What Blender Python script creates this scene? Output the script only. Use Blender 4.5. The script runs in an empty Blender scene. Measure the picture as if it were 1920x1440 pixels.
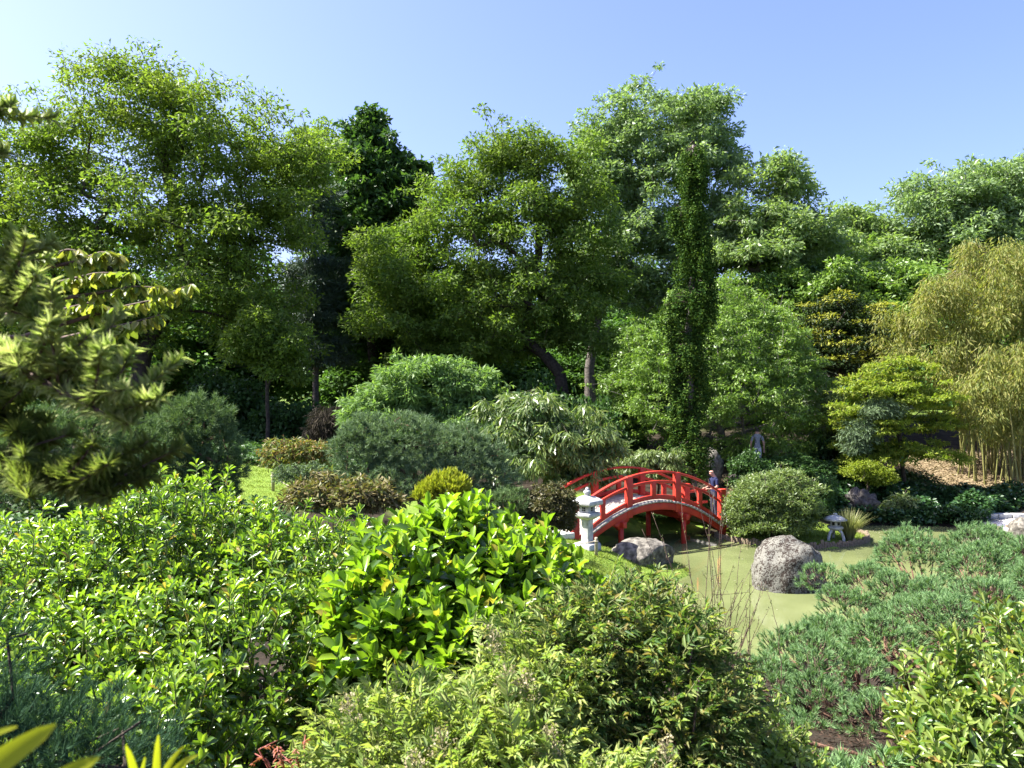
import bpy, math
import numpy as np
from mathutils import Vector, Matrix, noise as mnoise

# ------------------------------------------------------------------ camera, sky, sun, exposure
SC = bpy.context.scene
COL = SC.collection
R = math.radians
FPX, CX, CY, CAMZ = 1450.0, 960.0, 720.0, 5.3

cam_d = bpy.data.cameras.new('camera'); cam = bpy.data.objects.new('camera', cam_d); COL.objects.link(cam)
cam.location = (0, 0, CAMZ); cam.rotation_euler = (R(90), 0, 0)
cam_d.sensor_width = 36.0; cam_d.lens = 36.0 * FPX / 1920.0
cam_d.clip_start = 0.05; cam_d.clip_end = 2000
cam_d.dof.use_dof = True; cam_d.dof.focus_distance = 11.0; cam_d.dof.aperture_fstop = 7.0
SC.camera = cam

SUN_EL, SUN_AZ = R(52), R(-84)          # azimuth measured from +Y towards +X
world = bpy.data.worlds.new('World'); SC.world = world; world.use_nodes = True
wn = world.node_tree.nodes; wl = world.node_tree.links
sky = wn.new('ShaderNodeTexSky'); sky.sky_type = 'NISHITA'; sky.sun_disc = False
sky.sun_elevation = SUN_EL; sky.sun_rotation = SUN_AZ
sky.air_density = 1.0; sky.dust_density = 2.2; sky.ozone_density = 6.0
wt = wn.new('ShaderNodeMix'); wt.data_type = 'RGBA'; wt.blend_type = 'MULTIPLY'; wt.inputs[0].default_value = 1.0; wt.inputs[7].default_value = (1.04, 0.91, 1.06, 1)   # white balance of the sky
wl.new(sky.outputs[0], wt.inputs[6]); wl.new(wt.outputs[2], wn['Background'].inputs[0]); wn['Background'].inputs[1].default_value = 0.08

sun_d = bpy.data.lights.new('sun', 'SUN'); sun = bpy.data.objects.new('sun', sun_d); COL.objects.link(sun)
sun_d.energy = 4.8; sun_d.angle = R(0.5); sun_d.color = (1.0, 0.965, 0.90)
SDIR = Vector((math.sin(SUN_AZ) * math.cos(SUN_EL), math.cos(SUN_AZ) * math.cos(SUN_EL), math.sin(SUN_EL)))
sun.rotation_euler = SDIR.to_track_quat('Z', 'Y').to_euler(); sun.location = SDIR * 80

vs = SC.view_settings
vs.view_transform = 'Standard'; vs.look = 'None'; vs.gamma = 1.0; vs.use_curve_mapping = False
vs.exposure = 2.05
SC.render.engine = 'CYCLES'
SC.cycles.use_denoising = True
SC.cycles.max_bounces = 9; SC.cycles.diffuse_bounces = 6; SC.cycles.glossy_bounces = 3
SC.cycles.transmission_bounces = 4; SC.cycles.transparent_max_bounces = 4
SC.cycles.sample_clamp_indirect = 4.0

# ------------------------------------------------------------------ helpers
def W(px, py, Y):
    return np.array([(px - CX) / FPX * Y, Y, CAMZ - (py - CY) / FPX * Y])

def unit(a):
    return a / np.maximum(np.linalg.norm(a, axis=-1, keepdims=True), 1e-9)

def perp(d, rng):
    return unit(np.cross(d, unit(rng.normal(size=d.shape))))

def make_mesh(name, V, F, mats, midx=None, smooth=False):
    V = np.asarray(V, np.float32).reshape(-1, 3); F = np.asarray(F, np.int32)
    k = F.shape[1]; me = bpy.data.meshes.new(name)
    me.vertices.add(len(V)); me.vertices.foreach_set('co', V.ravel())
    me.loops.add(F.size); me.loops.foreach_set('vertex_index', F.ravel())
    me.polygons.add(len(F))
    me.polygons.foreach_set('loop_start', np.arange(0, F.size, k, dtype=np.int32))
    me.polygons.foreach_set('loop_total', np.full(len(F), k, np.int32))
    if smooth: me.polygons.foreach_set('use_smooth', np.ones(len(F), bool))
    for m in (mats if isinstance(mats, (list, tuple)) else [mats]): me.materials.append(m)
    if midx is not None: me.polygons.foreach_set('material_index', np.asarray(midx, np.int32))
    me.update(calc_edges=True); me.validate()
    return me

def link(name, me, root=None, **props):
    o = bpy.data.objects.new(name, me); COL.objects.link(o)
    if root is not None: o.parent = root
    for k, v in props.items(): o[k] = v
    return o

def thing(name, label, cat, loc, group=None):
    o = bpy.data.objects.new(name, None); COL.objects.link(o); o.empty_display_size = 0.2
    o.location = tuple(float(x) for x in loc); o['label'] = label; o['category'] = cat
    if group: o['group'] = group
    return o

def part(name, V, F, mats, root, midx=None, smooth=False, **props):
    V = np.asarray(V, float).reshape(-1, 3)
    if root is not None:
        off = np.array(root.location)
        if root.parent is not None: off = off + np.array(root.parent.location)
        V = V - off
    return link(name, make_mesh(name, V, F, mats, midx, smooth), root, **props)

# ---- leaf templates: (u along, v across, w out of the face), triangles
def tmpl(us, hws, curve=0.0, fold=0.15):
    V = [(us[0], 0, 0)]; F = []
    for u, h in zip(us[1:-1], hws[1:-1]):
        w = -curve * u * u
        V += [(u, -h, w + fold * h), (u, 0, w), (u, h, w + fold * h)]
    V.append((us[-1], 0, -curve))
    n = len(us) - 2
    F += [(0, 2, 1), (0, 3, 2)]
    for i in range(n - 1):
        a = 1 + 3 * i; b = a + 3
        F += [(a, a + 1, b + 1), (a, b + 1, b), (a + 1, a + 2, b + 2), (a + 1, b + 2, b + 1)]
    a = 1 + 3 * (n - 1); t = a + 3
    F += [(a, a + 1, t), (a + 1, a + 2, t)]
    return np.array(V, float), np.array(F, int)

T_RH = (np.array([(0, 0, 0), (.45, .5, .06), (1, 0, -.05), (.45, -.5, .06)], float), np.array([(0, 2, 1), (0, 3, 2)]))
T_LF = (np.array([(0, -.12, 0), (.55, .5, .05), (1, -.18, -.05)], float), np.array([(0, 2, 1)]))
T_OBOV = tmpl([0, .25, .5, .75, .93, 1], [0, .2, .4, .5, .33, 0], .16, .35)
T_OVAL = tmpl([0, .2, .45, .72, .92, 1], [0, .3, .5, .46, .22, 0], .14, .42)
T_LANCE = tmpl([0, .3, .65, 1], [0, .45, .38, 0], .2, .4)
S_OBOV = tmpl([0, .5, .85, 1], [0, .4, .45, 0], .16, .35)
S_OVAL = tmpl([0, .35, .78, 1], [0, .45, .42, 0], .14, .42)
S_LANCE = tmpl([0, .42, 1], [0, .46, 0], .2, .4)
T_SL = (np.array([(0, -.05, 0), (.5, .05, .1), (1, -.02, 0)], float), np.array([(0, 2, 1)]))
T_TRI = (np.array([(0, -.5, 0), (0, .5, 0), (1, 0, -.06)], float), np.array([(0, 1, 2)]))
T_NEED4 = tmpl([0, .5, 1], [0, .5, 0], .30, .5)
T_NEED = tmpl([0, .35, .75, 1], [0, .5, .45, 0], .30, .5)

def instance(T, C, D, N, L, Wd):
    """copies of a template: origins C, directions D, face normals N, lengths L, widths Wd -> V, F"""
    tv, tf = T; n = len(C)
    D = unit(D); S = unit(np.cross(D, N)); N = np.cross(S, D)
    L = np.broadcast_to(np.asarray(L, float), (n,)); Wd = np.broadcast_to(np.asarray(Wd, float), (n,))
    V = (C[:, None, :] + D[:, None, :] * (L[:, None] * tv[None, :, 0])[..., None]
         + S[:, None, :] * (Wd[:, None] * tv[None, :, 1])[..., None]
         + N[:, None, :] * (L[:, None] * tv[None, :, 2])[..., None])
    F = tf[None] + (np.arange(n) * len(tv))[:, None, None]
    return V.reshape(-1, 3), F.reshape(-1, 3)

def tubes(A, B, ra, rb, sides=5):
    """frusta from points A to B"""
    A = np.asarray(A, float); B = np.asarray(B, float); n = len(A)
    ra = np.broadcast_to(np.asarray(ra, float), (n,)); rb = np.broadcast_to(np.asarray(rb, float), (n,))
    d = unit(B - A); ref = np.where(np.abs(d[:, 2:3]) > .9, np.array([[1., 0, 0]]), np.array([[0., 0, 1]]))
    s = unit(np.cross(d, ref)); t = np.cross(d, s)
    a = np.arange(sides) * 2 * math.pi / sides
    ring = s[:, None] * np.cos(a)[None, :, None] + t[:, None] * np.sin(a)[None, :, None]
    V = np.concatenate([A[:, None] + ring * ra[:, None, None], B[:, None] + ring * rb[:, None, None]], 1)
    i = np.arange(sides); j = (i + 1) % sides
    f = np.stack([i, j, j + sides, i + sides], 1)
    F = f[None] + (np.arange(n) * 2 * sides)[:, None, None]
    return V.reshape(-1, 3), F.reshape(-1, 4)

def path_tube(P, r, sides=6, cap=True):
    P = np.asarray(P, float); n = len(P); r = np.broadcast_to(np.asarray(r, float), (n,))
    d = unit(np.gradient(P, axis=0)); ref = np.array([0, 0, 1.]) if abs(d[0, 2]) < .8 else np.array([1., 0, 0])
    a = np.arange(sides) * 2 * math.pi / sides; V = []
    s = unit(np.cross(d[0], ref))
    for i in range(n):
        s = unit(s - d[i] * np.dot(s, d[i])); t = np.cross(d[i], s)
        V.append(P[i] + r[i] * (np.cos(a)[:, None] * s + np.sin(a)[:, None] * t))
    V = np.concatenate(V); F = []
    for i in range(n - 1):
        for k in range(sides):
            F.append((i * sides + k, i * sides + (k + 1) % sides, (i + 1) * sides + (k + 1) % sides, (i + 1) * sides + k))
    if cap:
        V = np.concatenate([V, P[:1], P[-1:]]); c0, c1 = len(V) - 2, len(V) - 1; e = (n - 1) * sides
        for k in range(sides):
            F.append((k, c0, c0, (k + 1) % sides)) if False else None
        tri = [(c0, (k + 1) % sides, k) for k in range(sides)] + [(c1, e + k, e + (k + 1) % sides) for k in range(sides)]
        T = [(f[0], f[1], f[2]) for f in F] + [(f[0], f[2], f[3]) for f in F] + tri
        return V, np.array(T)
    return V, np.array(F)

def merge(parts):
    Vs, Fs, off = [], [], 0
    for V, F in parts:
        if len(V) == 0: continue
        F = np.asarray(F)
        if F.shape[1] == 4: F = np.concatenate([F[:, [0, 1, 2]], F[:, [0, 2, 3]]])
        Vs.append(V); Fs.append(F + off); off += len(V)
    return np.concatenate(Vs), np.concatenate(Fs)

def box(c, h, axes=None):
    """box of centre c, half sizes h, axes rows"""
    s = np.array([[x, y, z] for x in (-1, 1) for y in (-1, 1) for z in (-1, 1)], float) * np.array(h)
    if axes is not None: s = s @ np.array(axes)
    F = [(0, 1, 3, 2), (4, 6, 7, 5), (0, 4, 5, 1), (2, 3, 7, 6), (0, 2, 6, 4), (1, 5, 7, 3)]
    return s + np.array(c), np.array(F)

def bevel_obj(o, w=0.01, seg=2):
    m = o.modifiers.new('bevel', 'BEVEL'); m.width = w; m.segments = seg; m.limit_method = 'ANGLE'
    return o

# ------------------------------------------------------------------ materials
def new_mat(name):
    m = bpy.data.materials.new(name); m.use_nodes = True
    nt = m.node_tree; nt.nodes.clear()
    return m, nt.nodes, nt.links

def leaf_mat(name, cols, trans=0.4, rough=0.5, spec=0.22, tint=(1.1, 1.2, .5), odd=None, patch=0.0, patch_scale=.7, patch_col=None):
    m, N, L = new_mat(name)
    out = N.new('ShaderNodeOutputMaterial'); geo = N.new('ShaderNodeNewGeometry'); oi = N.new('ShaderNodeObjectInfo')
    add = N.new('ShaderNodeMath'); add.operation = 'ADD'; fr = N.new('ShaderNodeMath'); fr.operation = 'FRACT'
    L.new(geo.outputs['Random Per Island'], add.inputs[0]); L.new(oi.outputs['Random'], add.inputs[1]); L.new(add.outputs[0], fr.inputs[0])
    ramp = N.new('ShaderNodeValToRGB'); cr = ramp.color_ramp
    while len(cr.elements) < len(cols): cr.elements.new(0.5)
    for i, c in enumerate(cols):
        cr.elements[i].position = i / max(1, len(cols) - 1) * (.955 if odd else 1); cr.elements[i].color = (*c, 1)
    if odd:
        e = cr.elements.new(.965); e.color = (*odd, 1); e = cr.elements.new(1.0); e.color = (*[x * .55 for x in odd], 1)
    L.new(fr.outputs[0], ramp.inputs[0]); col = ramp.outputs[0]
    if patch_col is not None:
        tc = N.new('ShaderNodeTexCoord'); nz = N.new('ShaderNodeTexNoise'); nz.inputs['Scale'].default_value = patch_scale; nz.inputs['Detail'].default_value = 2
        L.new(tc.outputs['Object'], nz.inputs['Vector'])
        mr = N.new('ShaderNodeMapRange'); mr.inputs[1].default_value = .5; mr.inputs[2].default_value = .68; mr.inputs[4].default_value = patch
        L.new(nz.outputs[0], mr.inputs[0])
        mx = N.new('ShaderNodeMix'); mx.data_type = 'RGBA'; L.new(mr.outputs[0], mx.inputs[0]); L.new(col, mx.inputs[6]); mx.inputs[7].default_value = (*patch_col, 1)
        col = mx.outputs[2]
    p = N.new('ShaderNodeBsdfPrincipled'); p.inputs['Roughness'].default_value = rough; p.inputs['Specular IOR Level'].default_value = spec
    L.new(col, p.inputs['Base Color'])
    t = N.new('ShaderNodeBsdfTranslucent')
    tm = N.new('ShaderNodeMix'); tm.data_type = 'RGBA'; tm.blend_type = 'MULTIPLY'; tm.inputs[0].default_value = 1.0
    L.new(col, tm.inputs[6]); tm.inputs[7].default_value = (*tint, 1); L.new(tm.outputs[2], t.inputs['Color'])
    mix = N.new('ShaderNodeMixShader'); mix.inputs[0].default_value = trans
    L.new(p.outputs[0], mix.inputs[1]); L.new(t.outputs[0], mix.inputs[2]); L.new(mix.outputs[0], out.inputs['Surface'])
    return m

def surf_mat(name, c1, c2, scale=6, rough=.8, bump=.3, bscale=20, spec=.3, detail=6, c3=None, metallic=0):
    m, N, L = new_mat(name)
    out = N.new('ShaderNodeOutputMaterial'); p = N.new('ShaderNodeBsdfPrincipled'); L.new(p.outputs[0], out.inputs[0])
    p.inputs['Roughness'].default_value = rough; p.inputs['Specular IOR Level'].default_value = spec
    tc = N.new('ShaderNodeTexCoord'); nz = N.new('ShaderNodeTexNoise'); nz.inputs['Scale'].default_value = scale; nz.inputs['Detail'].default_value = detail
    L.new(tc.outputs['Object'], nz.inputs['Vector'])
    ramp = N.new('ShaderNodeValToRGB'); cr = ramp.color_ramp
    cr.elements[0].position = .36; cr.elements[0].color = (*c1, 1); cr.elements[1].position = .66; cr.elements[1].color = (*c2, 1)
    if c3 is not None:
        e = cr.elements.new(.5); e.color = (*c3, 1)
    L.new(nz.outputs[0], ramp.inputs[0]); L.new(ramp.outputs[0], p.inputs['Base Color'])
    if bump:
        n2 = N.new('ShaderNodeTexNoise'); n2.inputs['Scale'].default_value = bscale; n2.inputs['Detail'].default_value = 5
        L.new(tc.outputs['Object'], n2.inputs['Vector'])
        b = N.new('ShaderNodeBump'); b.inputs['Strength'].default_value = bump; b.inputs['Distance'].default_value = .03
        L.new(n2.outputs[0], b.inputs['Height']); L.new(b.outputs[0], p.inputs['Normal'])
    return m

M = {}
M['bark'] = surf_mat('bark', (.03, .022, .016), (.075, .058, .042), 9, .9, .6, 30)
M['bark_grey'] = surf_mat('bark_grey', (.07, .06, .05), (.16, .14, .12), 9, .9, .6, 30)
M['bark_red'] = surf_mat('bark_red', (.06, .03, .018), (.2, .11, .07), 12, .85, .6, 40)
M['twig'] = surf_mat('twig', (.06, .035, .025), (.13, .085, .06), 15, .8, .2, 40)
M['stalk'] = surf_mat('stalk', (.10, .13, .04), (.16, .17, .06), 15, .7, .1, 40)
M['locust'] = leaf_mat('locust', [(.093, .155, .027), (.14, .215, .035), (.205, .275, .05)], .5, patch=.5, patch_col=(.23, .28, .05), patch_scale=.35)
M['locust2'] = leaf_mat('locust2', [(.082, .145, .026), (.125, .20, .034), (.185, .26, .05)], .48, patch=.5, patch_col=(.2, .26, .05), patch_scale=.4)
M['darkmaple'] = leaf_mat('darkmaple', [(.04, .09, .022), (.06, .125, .03), (.10, .18, .045)], .35, .4, .3)
M['pale'] = leaf_mat('pale', [(.135, .21, .085), (.185, .27, .11), (.26, .35, .17)], .45, .45, .4)
M['pale2'] = leaf_mat('pale2', [(.14, .22, .075), (.195, .28, .10), (.27, .35, .14)], .48, .45, .4)
M['wood_green'] = leaf_mat('wood_green', [(.055, .12, .03), (.08, .165, .038), (.11, .20, .048)], .38)
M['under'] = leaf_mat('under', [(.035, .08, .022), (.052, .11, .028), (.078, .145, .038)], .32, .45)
M['greypine'] = leaf_mat('greypine', [(.06, .095, .07), (.09, .13, .095)], .15)
M['dome'] = leaf_mat('dome', [(.115, .205, .038), (.165, .27, .048), (.23, .33, .07)], .42, .42, .4)
M['acacia'] = leaf_mat('acacia', [(.12, .215, .06), (.165, .265, .08), (.22, .32, .11)], .42, .5)
M['weepcon'] = leaf_mat('weepcon', [(.02, .05, .011), (.036, .078, .014), (.10, .16, .026)], .18, .7, .04)
M['loquat'] = leaf_mat('loquat', [(.10, .165, .045), (.16, .225, .07), (.25, .295, .12)], .4, .38, .5)
M['bluepine'] = leaf_mat('bluepine', [(.09, .145, .072), (.125, .19, .095), (.19, .255, .135)], .2, .6, .06)
M['midpine'] = leaf_mat('midpine', [(.075, .13, .048), (.115, .18, .07), (.165, .235, .10)], .2, .6, .06)
M['nearpine'] = leaf_mat('nearpine', [(.105, .195, .078), (.15, .255, .105), (.24, .36, .155)], .28, .6, .08)
M['nandsmall'] = leaf_mat('nandsmall', [(.10, .15, .04), (.18, .2, .06), (.3, .16, .07)], .35)
M['orange'] = leaf_mat('orange', [(.11, .15, .04), (.16, .135, .05), (.21, .165, .075), (.14, .17, .05)], .3)
M['goldcon'] = leaf_mat('goldcon', [(.32, .36, .03), (.42, .43, .05), (.25, .32, .03)], .3)
M['ball'] = leaf_mat('ball', [(.045, .06, .02), (.09, .085, .03), (.14, .12, .05)], .25)
M['azalea'] = leaf_mat('azalea', [(.11, .165, .05), (.16, .22, .07), (.22, .27, .10)], .38, .45, .4)
M['drygrass'] = leaf_mat('drygrass', [(.20, .21, .09), (.28, .27, .13), (.14, .18, .06)], .4)
M['ymaple'] = leaf_mat('ymaple', [(.15, .225, .028), (.22, .285, .038), (.32, .345, .055)], .5)
M['silver'] = leaf_mat('silver', [(.10, .15, .075), (.15, .2, .11), (.075, .12, .05)], .25, .7, .05)
M['ygreen'] = leaf_mat('ygreen', [(.15, .21, .02), (.24, .28, .03)], .45)
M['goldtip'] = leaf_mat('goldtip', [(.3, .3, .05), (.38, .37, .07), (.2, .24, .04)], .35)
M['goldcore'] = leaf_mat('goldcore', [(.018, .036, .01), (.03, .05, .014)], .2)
M['bamboo'] = leaf_mat('bamboo', [(.18, .225, .058), (.28, .30, .085), (.28, .25, .07), (.13, .18, .045)], .48, .5)
M['ivy'] = leaf_mat('ivy', [(.022, .06, .018), (.035, .085, .022), (.055, .12, .035)], .2, .3, .5)
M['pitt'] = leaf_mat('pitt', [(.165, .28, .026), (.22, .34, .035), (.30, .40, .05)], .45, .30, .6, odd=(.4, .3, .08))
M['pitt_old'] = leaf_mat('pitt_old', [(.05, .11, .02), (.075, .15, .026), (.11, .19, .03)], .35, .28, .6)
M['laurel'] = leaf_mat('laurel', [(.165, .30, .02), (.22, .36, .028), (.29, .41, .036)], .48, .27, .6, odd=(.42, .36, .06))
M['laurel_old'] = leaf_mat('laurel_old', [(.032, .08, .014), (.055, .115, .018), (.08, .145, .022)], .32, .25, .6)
M['pittr'] = leaf_mat('pittr', [(.16, .23, .05), (.215, .285, .065), (.28, .34, .085)], .4, .36, .5, odd=(.38, .26, .08))
M['nandina'] = leaf_mat('nandina', [(.19, .28, .07), (.27, .35, .09), (.40, .43, .14), (.22, .32, .11)], .45, .5, .15)
M['nandina_dark'] = leaf_mat('nandina_dark', [(.05, .105, .026), (.075, .14, .034), (.15, .205, .05), (.24, .19, .06)], .42, .45, .2)
M['panicle'] = leaf_mat('panicle', [(.3, .26, .14), (.38, .33, .2)], .3)
M['redsprig'] = leaf_mat('redsprig', [(.3, .09, .07), (.42, .16, .12)], .3)
M['euonymus'] = leaf_mat('euonymus', [(.19, .29, .05), (.27, .36, .075), (.34, .4, .12)], .45, .32, .5)
M['juniper'] = leaf_mat('juniper', [(.028, .062, .034), (.042, .09, .046), (.07, .13, .065)], .15, .7, .04)
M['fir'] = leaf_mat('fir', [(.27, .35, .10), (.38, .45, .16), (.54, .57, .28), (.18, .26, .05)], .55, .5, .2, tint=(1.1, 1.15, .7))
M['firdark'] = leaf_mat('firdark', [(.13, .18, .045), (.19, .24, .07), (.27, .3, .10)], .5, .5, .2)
M['cherry'] = leaf_mat('cherry', [(.19, .26, .045), (.26, .31, .06), (.35, .32, .08)], .5, .42, .4)
M['bigleaf'] = leaf_mat('bigleaf', [(.3, .33, .02), (.36, .37, .03)], .5, .5, .3)
M['willow'] = leaf_mat('willow', [(.2, .22, .1), (.3, .31, .17)], .4)
M['grass'] = leaf_mat('grass', [(.14, .20, .03), (.19, .245, .04), (.24, .27, .06)], .35, .6, .2)
M['litterleaf'] = leaf_mat('litterleaf', [(.2, .15, .085), (.3, .24, .14), (.14, .095, .05)], .15, .7, .2)
M['floater'] = leaf_mat('floater', [(.3, .29, .17), (.42, .4, .28), (.2, .2, .09)], .1, .6, .2)
M['deadneedle'] = leaf_mat('deadneedle', [(.035, .022, .015), (.065, .04, .028), (.09, .065, .045)], .1, .8, .05)
M['deadtwig'] = leaf_mat('deadtwig', [(.035, .03, .022), (.06, .05, .035)], .1, .8, .05)
M['red'] = surf_mat('red_paint', (.36, .024, .014), (.56, .045, .022), 2.2, .5, .2, 45, .4, 9)
M['plank'] = surf_mat('weathered_plank', (.30, .27, .22), (.52, .48, .41), 14, .85, .3, 50)
M['granite'] = surf_mat('granite', (.30, .30, .285), (.52, .52, .50), 7, .85, .25, 90)
M['slab'] = surf_mat('pale_slab', (.5, .48, .44), (.62, .6, .56), 20, .85, .25, 60)
M['rock_pale'] = surf_mat('rock_pale', (.05, .045, .038), (.22, .2, .165), 7, .9, .9, 18, .2, 10, (.115, .105, .085))
M['rock_dark'] = surf_mat('rock_dark', (.035, .03, .026), (.11, .10, .09), 8, .9, .9, 20)
M['stake'] = surf_mat('stake_wood', (.10, .075, .05), (.26, .2, .13), 20, .9, .4, 50)
M['post'] = surf_mat('post_wood', (.3, .25, .17), (.42, .36, .26), 20, .85, .3, 50)
M['rope'] = surf_mat('rope', (.36, .31, .23), (.48, .42, .33), 60, .9, .4, 120)
M['culm'] = surf_mat('culm', (.16, .17, .05), (.30, .27, .10), 5, .5, .1, 30)
M['hole'] = surf_mat('dark_opening', (.01, .01, .01), (.015, .015, .015), 5, 1, 0)
M['skin'] = surf_mat('skin', (.42, .24, .17), (.48, .28, .2), 20, .6, 0)
M['navy'] = surf_mat('navy_cloth', (.010, .014, .05), (.016, .022, .07), 30, .85, .2, 80)
M['greycloth'] = surf_mat('grey_cloth', (.2, .21, .23), (.26, .27, .29), 30, .85, .2, 80)
M['trouser'] = surf_mat('trouser', (.03, .03, .045), (.05, .05, .07), 30, .85, .2, 80)
M['short'] = surf_mat('pale_cloth', (.45, .45, .45), (.55, .55, .55), 30, .85, .2, 80)
M['hair'] = surf_mat('hair', (.03, .025, .02), (.06, .05, .04), 60, .8, .3, 120)
M['plaster'] = surf_mat('plaster', (.5, .46, .4), (.6, .56, .5), 3, .9, .1, 30)
M['tile'] = surf_mat('roof_tile', (.28, .13, .08), (.42, .22, .14), 9, .85, .3, 20)
M['metal'] = surf_mat('dull_metal', (.22, .23, .24), (.3, .3, .3), 9, .5, 0)

# pond boulder: patchy lichen over brown stone
def boulder_mat():
    m, N, L = new_mat('lichen_boulder')
    out = N.new('ShaderNodeOutputMaterial'); p = N.new('ShaderNodeBsdfPrincipled'); L.new(p.outputs[0], out.inputs[0])
    p.inputs['Roughness'].default_value = .9; p.inputs['Specular IOR Level'].default_value = .2
    tc = N.new('ShaderNodeTexCoord')
    n1 = N.new('ShaderNodeTexNoise'); n1.inputs['Scale'].default_value = 11; n1.inputs['Detail'].default_value = 9; n1.inputs['Roughness'].default_value = .7
    n2 = N.new('ShaderNodeTexNoise'); n2.inputs['Scale'].default_value = 2.2; n2.inputs['Detail'].default_value = 4
    mp = N.new('ShaderNodeMapping'); mp.inputs['Scale'].default_value = (1, 1, .45)
    L.new(tc.outputs['Object'], n1.inputs['Vector']); L.new(tc.outputs['Object'], mp.inputs[0]); L.new(mp.outputs[0], n2.inputs['Vector'])
    ad = N.new('ShaderNodeMath'); ad.operation = 'ADD'; L.new(n1.outputs[0], ad.inputs[0]); L.new(n2.outputs[0], ad.inputs[1])
    r = N.new('ShaderNodeValToRGB'); cr = r.color_ramp
    cr.elements[0].position = .86; cr.elements[0].color = (.03, .021, .016, 1); cr.elements[1].position = 1.2; cr.elements[1].color = (.155, .15, .125, 1)
    e = cr.elements.new(.99); e.color = (.062, .055, .044, 1)
    n3 = N.new('ShaderNodeTexNoise'); n3.inputs['Scale'].default_value = 30; n3.inputs['Detail'].default_value = 6; L.new(tc.outputs['Object'], n3.inputs['Vector'])
    mm = N.new('ShaderNodeMath'); mm.operation = 'MULTIPLY_ADD'; mm.inputs[1].default_value = .5; mm.inputs[2].default_value = .25; L.new(n2.outputs[0], mm.inputs[0]); m3 = N.new('ShaderNodeMath'); m3.operation = 'MULTIPLY_ADD'; m3.inputs[1].default_value = .8; m3.inputs[2].default_value = -.4; L.new(n3.outputs[0], m3.inputs[0]); m4 = N.new('ShaderNodeMath'); L.new(mm.outputs[0], m4.inputs[0]); L.new(m3.outputs[0], m4.inputs[1]); L.new(m4.outputs[0], ad.inputs[1])
    hv = N.new('ShaderNodeMath'); hv.operation = 'MULTIPLY'; hv.inputs[1].default_value = 1.0
    L.new(ad.outputs[0], hv.inputs[0])
    sc = N.new('ShaderNodeMapRange'); sc.inputs[1].default_value = .0; sc.inputs[2].default_value = 2.0; sc.inputs[3].default_value = 0; sc.inputs[4].default_value = 1
    L.new(hv.outputs[0], sc.inputs[0])
    for el in cr.elements: el.position = el.position / 2
    L.new(sc.outputs[0], r.inputs[0]); L.new(r.outputs[0], p.inputs['Base Color'])
    b = N.new('ShaderNodeBump'); b.inputs['Strength'].default_value = .8; b.inputs['Distance'].default_value = .05
    L.new(n1.outputs[0], b.inputs['Height']); L.new(b.outputs[0], p.inputs['Normal'])
    return m
M['boulder'] = boulder_mat()

def water_mat():
    m, N, L = new_mat('pond_water')
    out = N.new('ShaderNodeOutputMaterial'); p = N.new('ShaderNodeBsdfPrincipled'); L.new(p.outputs[0], out.inputs[0])
    tc = N.new('ShaderNodeTexCoord')
    nz = N.new('ShaderNodeTexNoise'); nz.inputs['Scale'].default_value = .35; nz.inputs['Detail'].default_value = 4
    L.new(tc.outputs['Object'], nz.inputs['Vector'])
    r = N.new('ShaderNodeValToRGB'); r.color_ramp.elements[0].position = .35; r.color_ramp.elements[1].position = .7
    r.color_ramp.elements[0].color = (.10, .118, .044, 1); r.color_ramp.elements[1].color = (.175, .195, .08, 1)
    L.new(nz.outputs[0], r.inputs[0]); L.new(r.outputs[0], p.inputs['Base Color'])
    p.inputs['Roughness'].default_value = .02; p.inputs['IOR'].default_value = 1.33; p.inputs['Specular IOR Level'].default_value = .5
    mp = N.new('ShaderNodeMapping'); mp.inputs['Scale'].default_value = (1, 2.2, 1); L.new(tc.outputs['Object'], mp.inputs[0])
    n2 = N.new('ShaderNodeTexNoise'); n2.inputs['Scale'].default_value = 3.5; n2.inputs['Detail'].default_value = 3
    L.new(mp.outputs[0], n2.inputs['Vector'])
    b = N.new('ShaderNodeBump'); b.inputs['Strength'].default_value = .07; b.inputs['Distance'].default_value = .03
    L.new(n2.outputs[0], b.inputs['Height']); L.new(b.outputs[0], p.inputs['Normal'])
    return m
M['water'] = water_mat()

# ------------------------------------------------------------------ terrain
CTRL = np.array([(-6, -8, 3.9), (6, -8, 3.9), (0, 0, 3.7), (-5, 3, 3.6), (5, 3, 3.4), (0, 4, 3.3), (-5, 8, 2.9), (0, 8, 2.2), (5, 8, 2.0), (11, 8, 2.2),
    (0, 12, 1.6), (4, 12, .9), (9, 12, .8), (15, 12, 1.0), (-6, 14, 2.5), (-12, 14, 3.0), (2.1, 21.8, .67), (0, 19, 1.1), (-3, 20, 1.6),
    (-8, 24, 2.35), (-14, 25, 2.9), (-5, 28, 2.0), (-2, 30, 1.5), (3, 31, 1.1), (1, 25, .75), (7.5, 28.5, .45), (9, 34, 1.4), (15, 34, 1.5), (11, 32, 1.8), (11, 34, 2.1),
    (20, 31.5, .5), (24, 36, 1.8), (19, 35, 1.3), (14, 30.5, .6), (-15, 36, 2.6), (0, 40, 2.2), (15, 42, 2.6), (30, 42, 3.0), (-30, 36, 2.8), (0, 60, 3), (40, 60, 3.2),
    (-40, 60, 3), (25, 20, .6), (28, 10, 1.5), (-25, 10, 3.6), (-60, 0, 3.5), (60, 0, 3), (60, 90, 3), (-60, 90, 3), (0, 100, 3), (0, -60, 3.9)], float)
def _tps(r): return np.where(r > 1e-6, r * r * np.log(np.maximum(r, 1e-6)), 0)
_n = len(CTRL); _A = np.zeros((_n + 3, _n + 3))
_d = np.linalg.norm(CTRL[:, None, :2] - CTRL[None, :, :2], axis=2)
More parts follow.
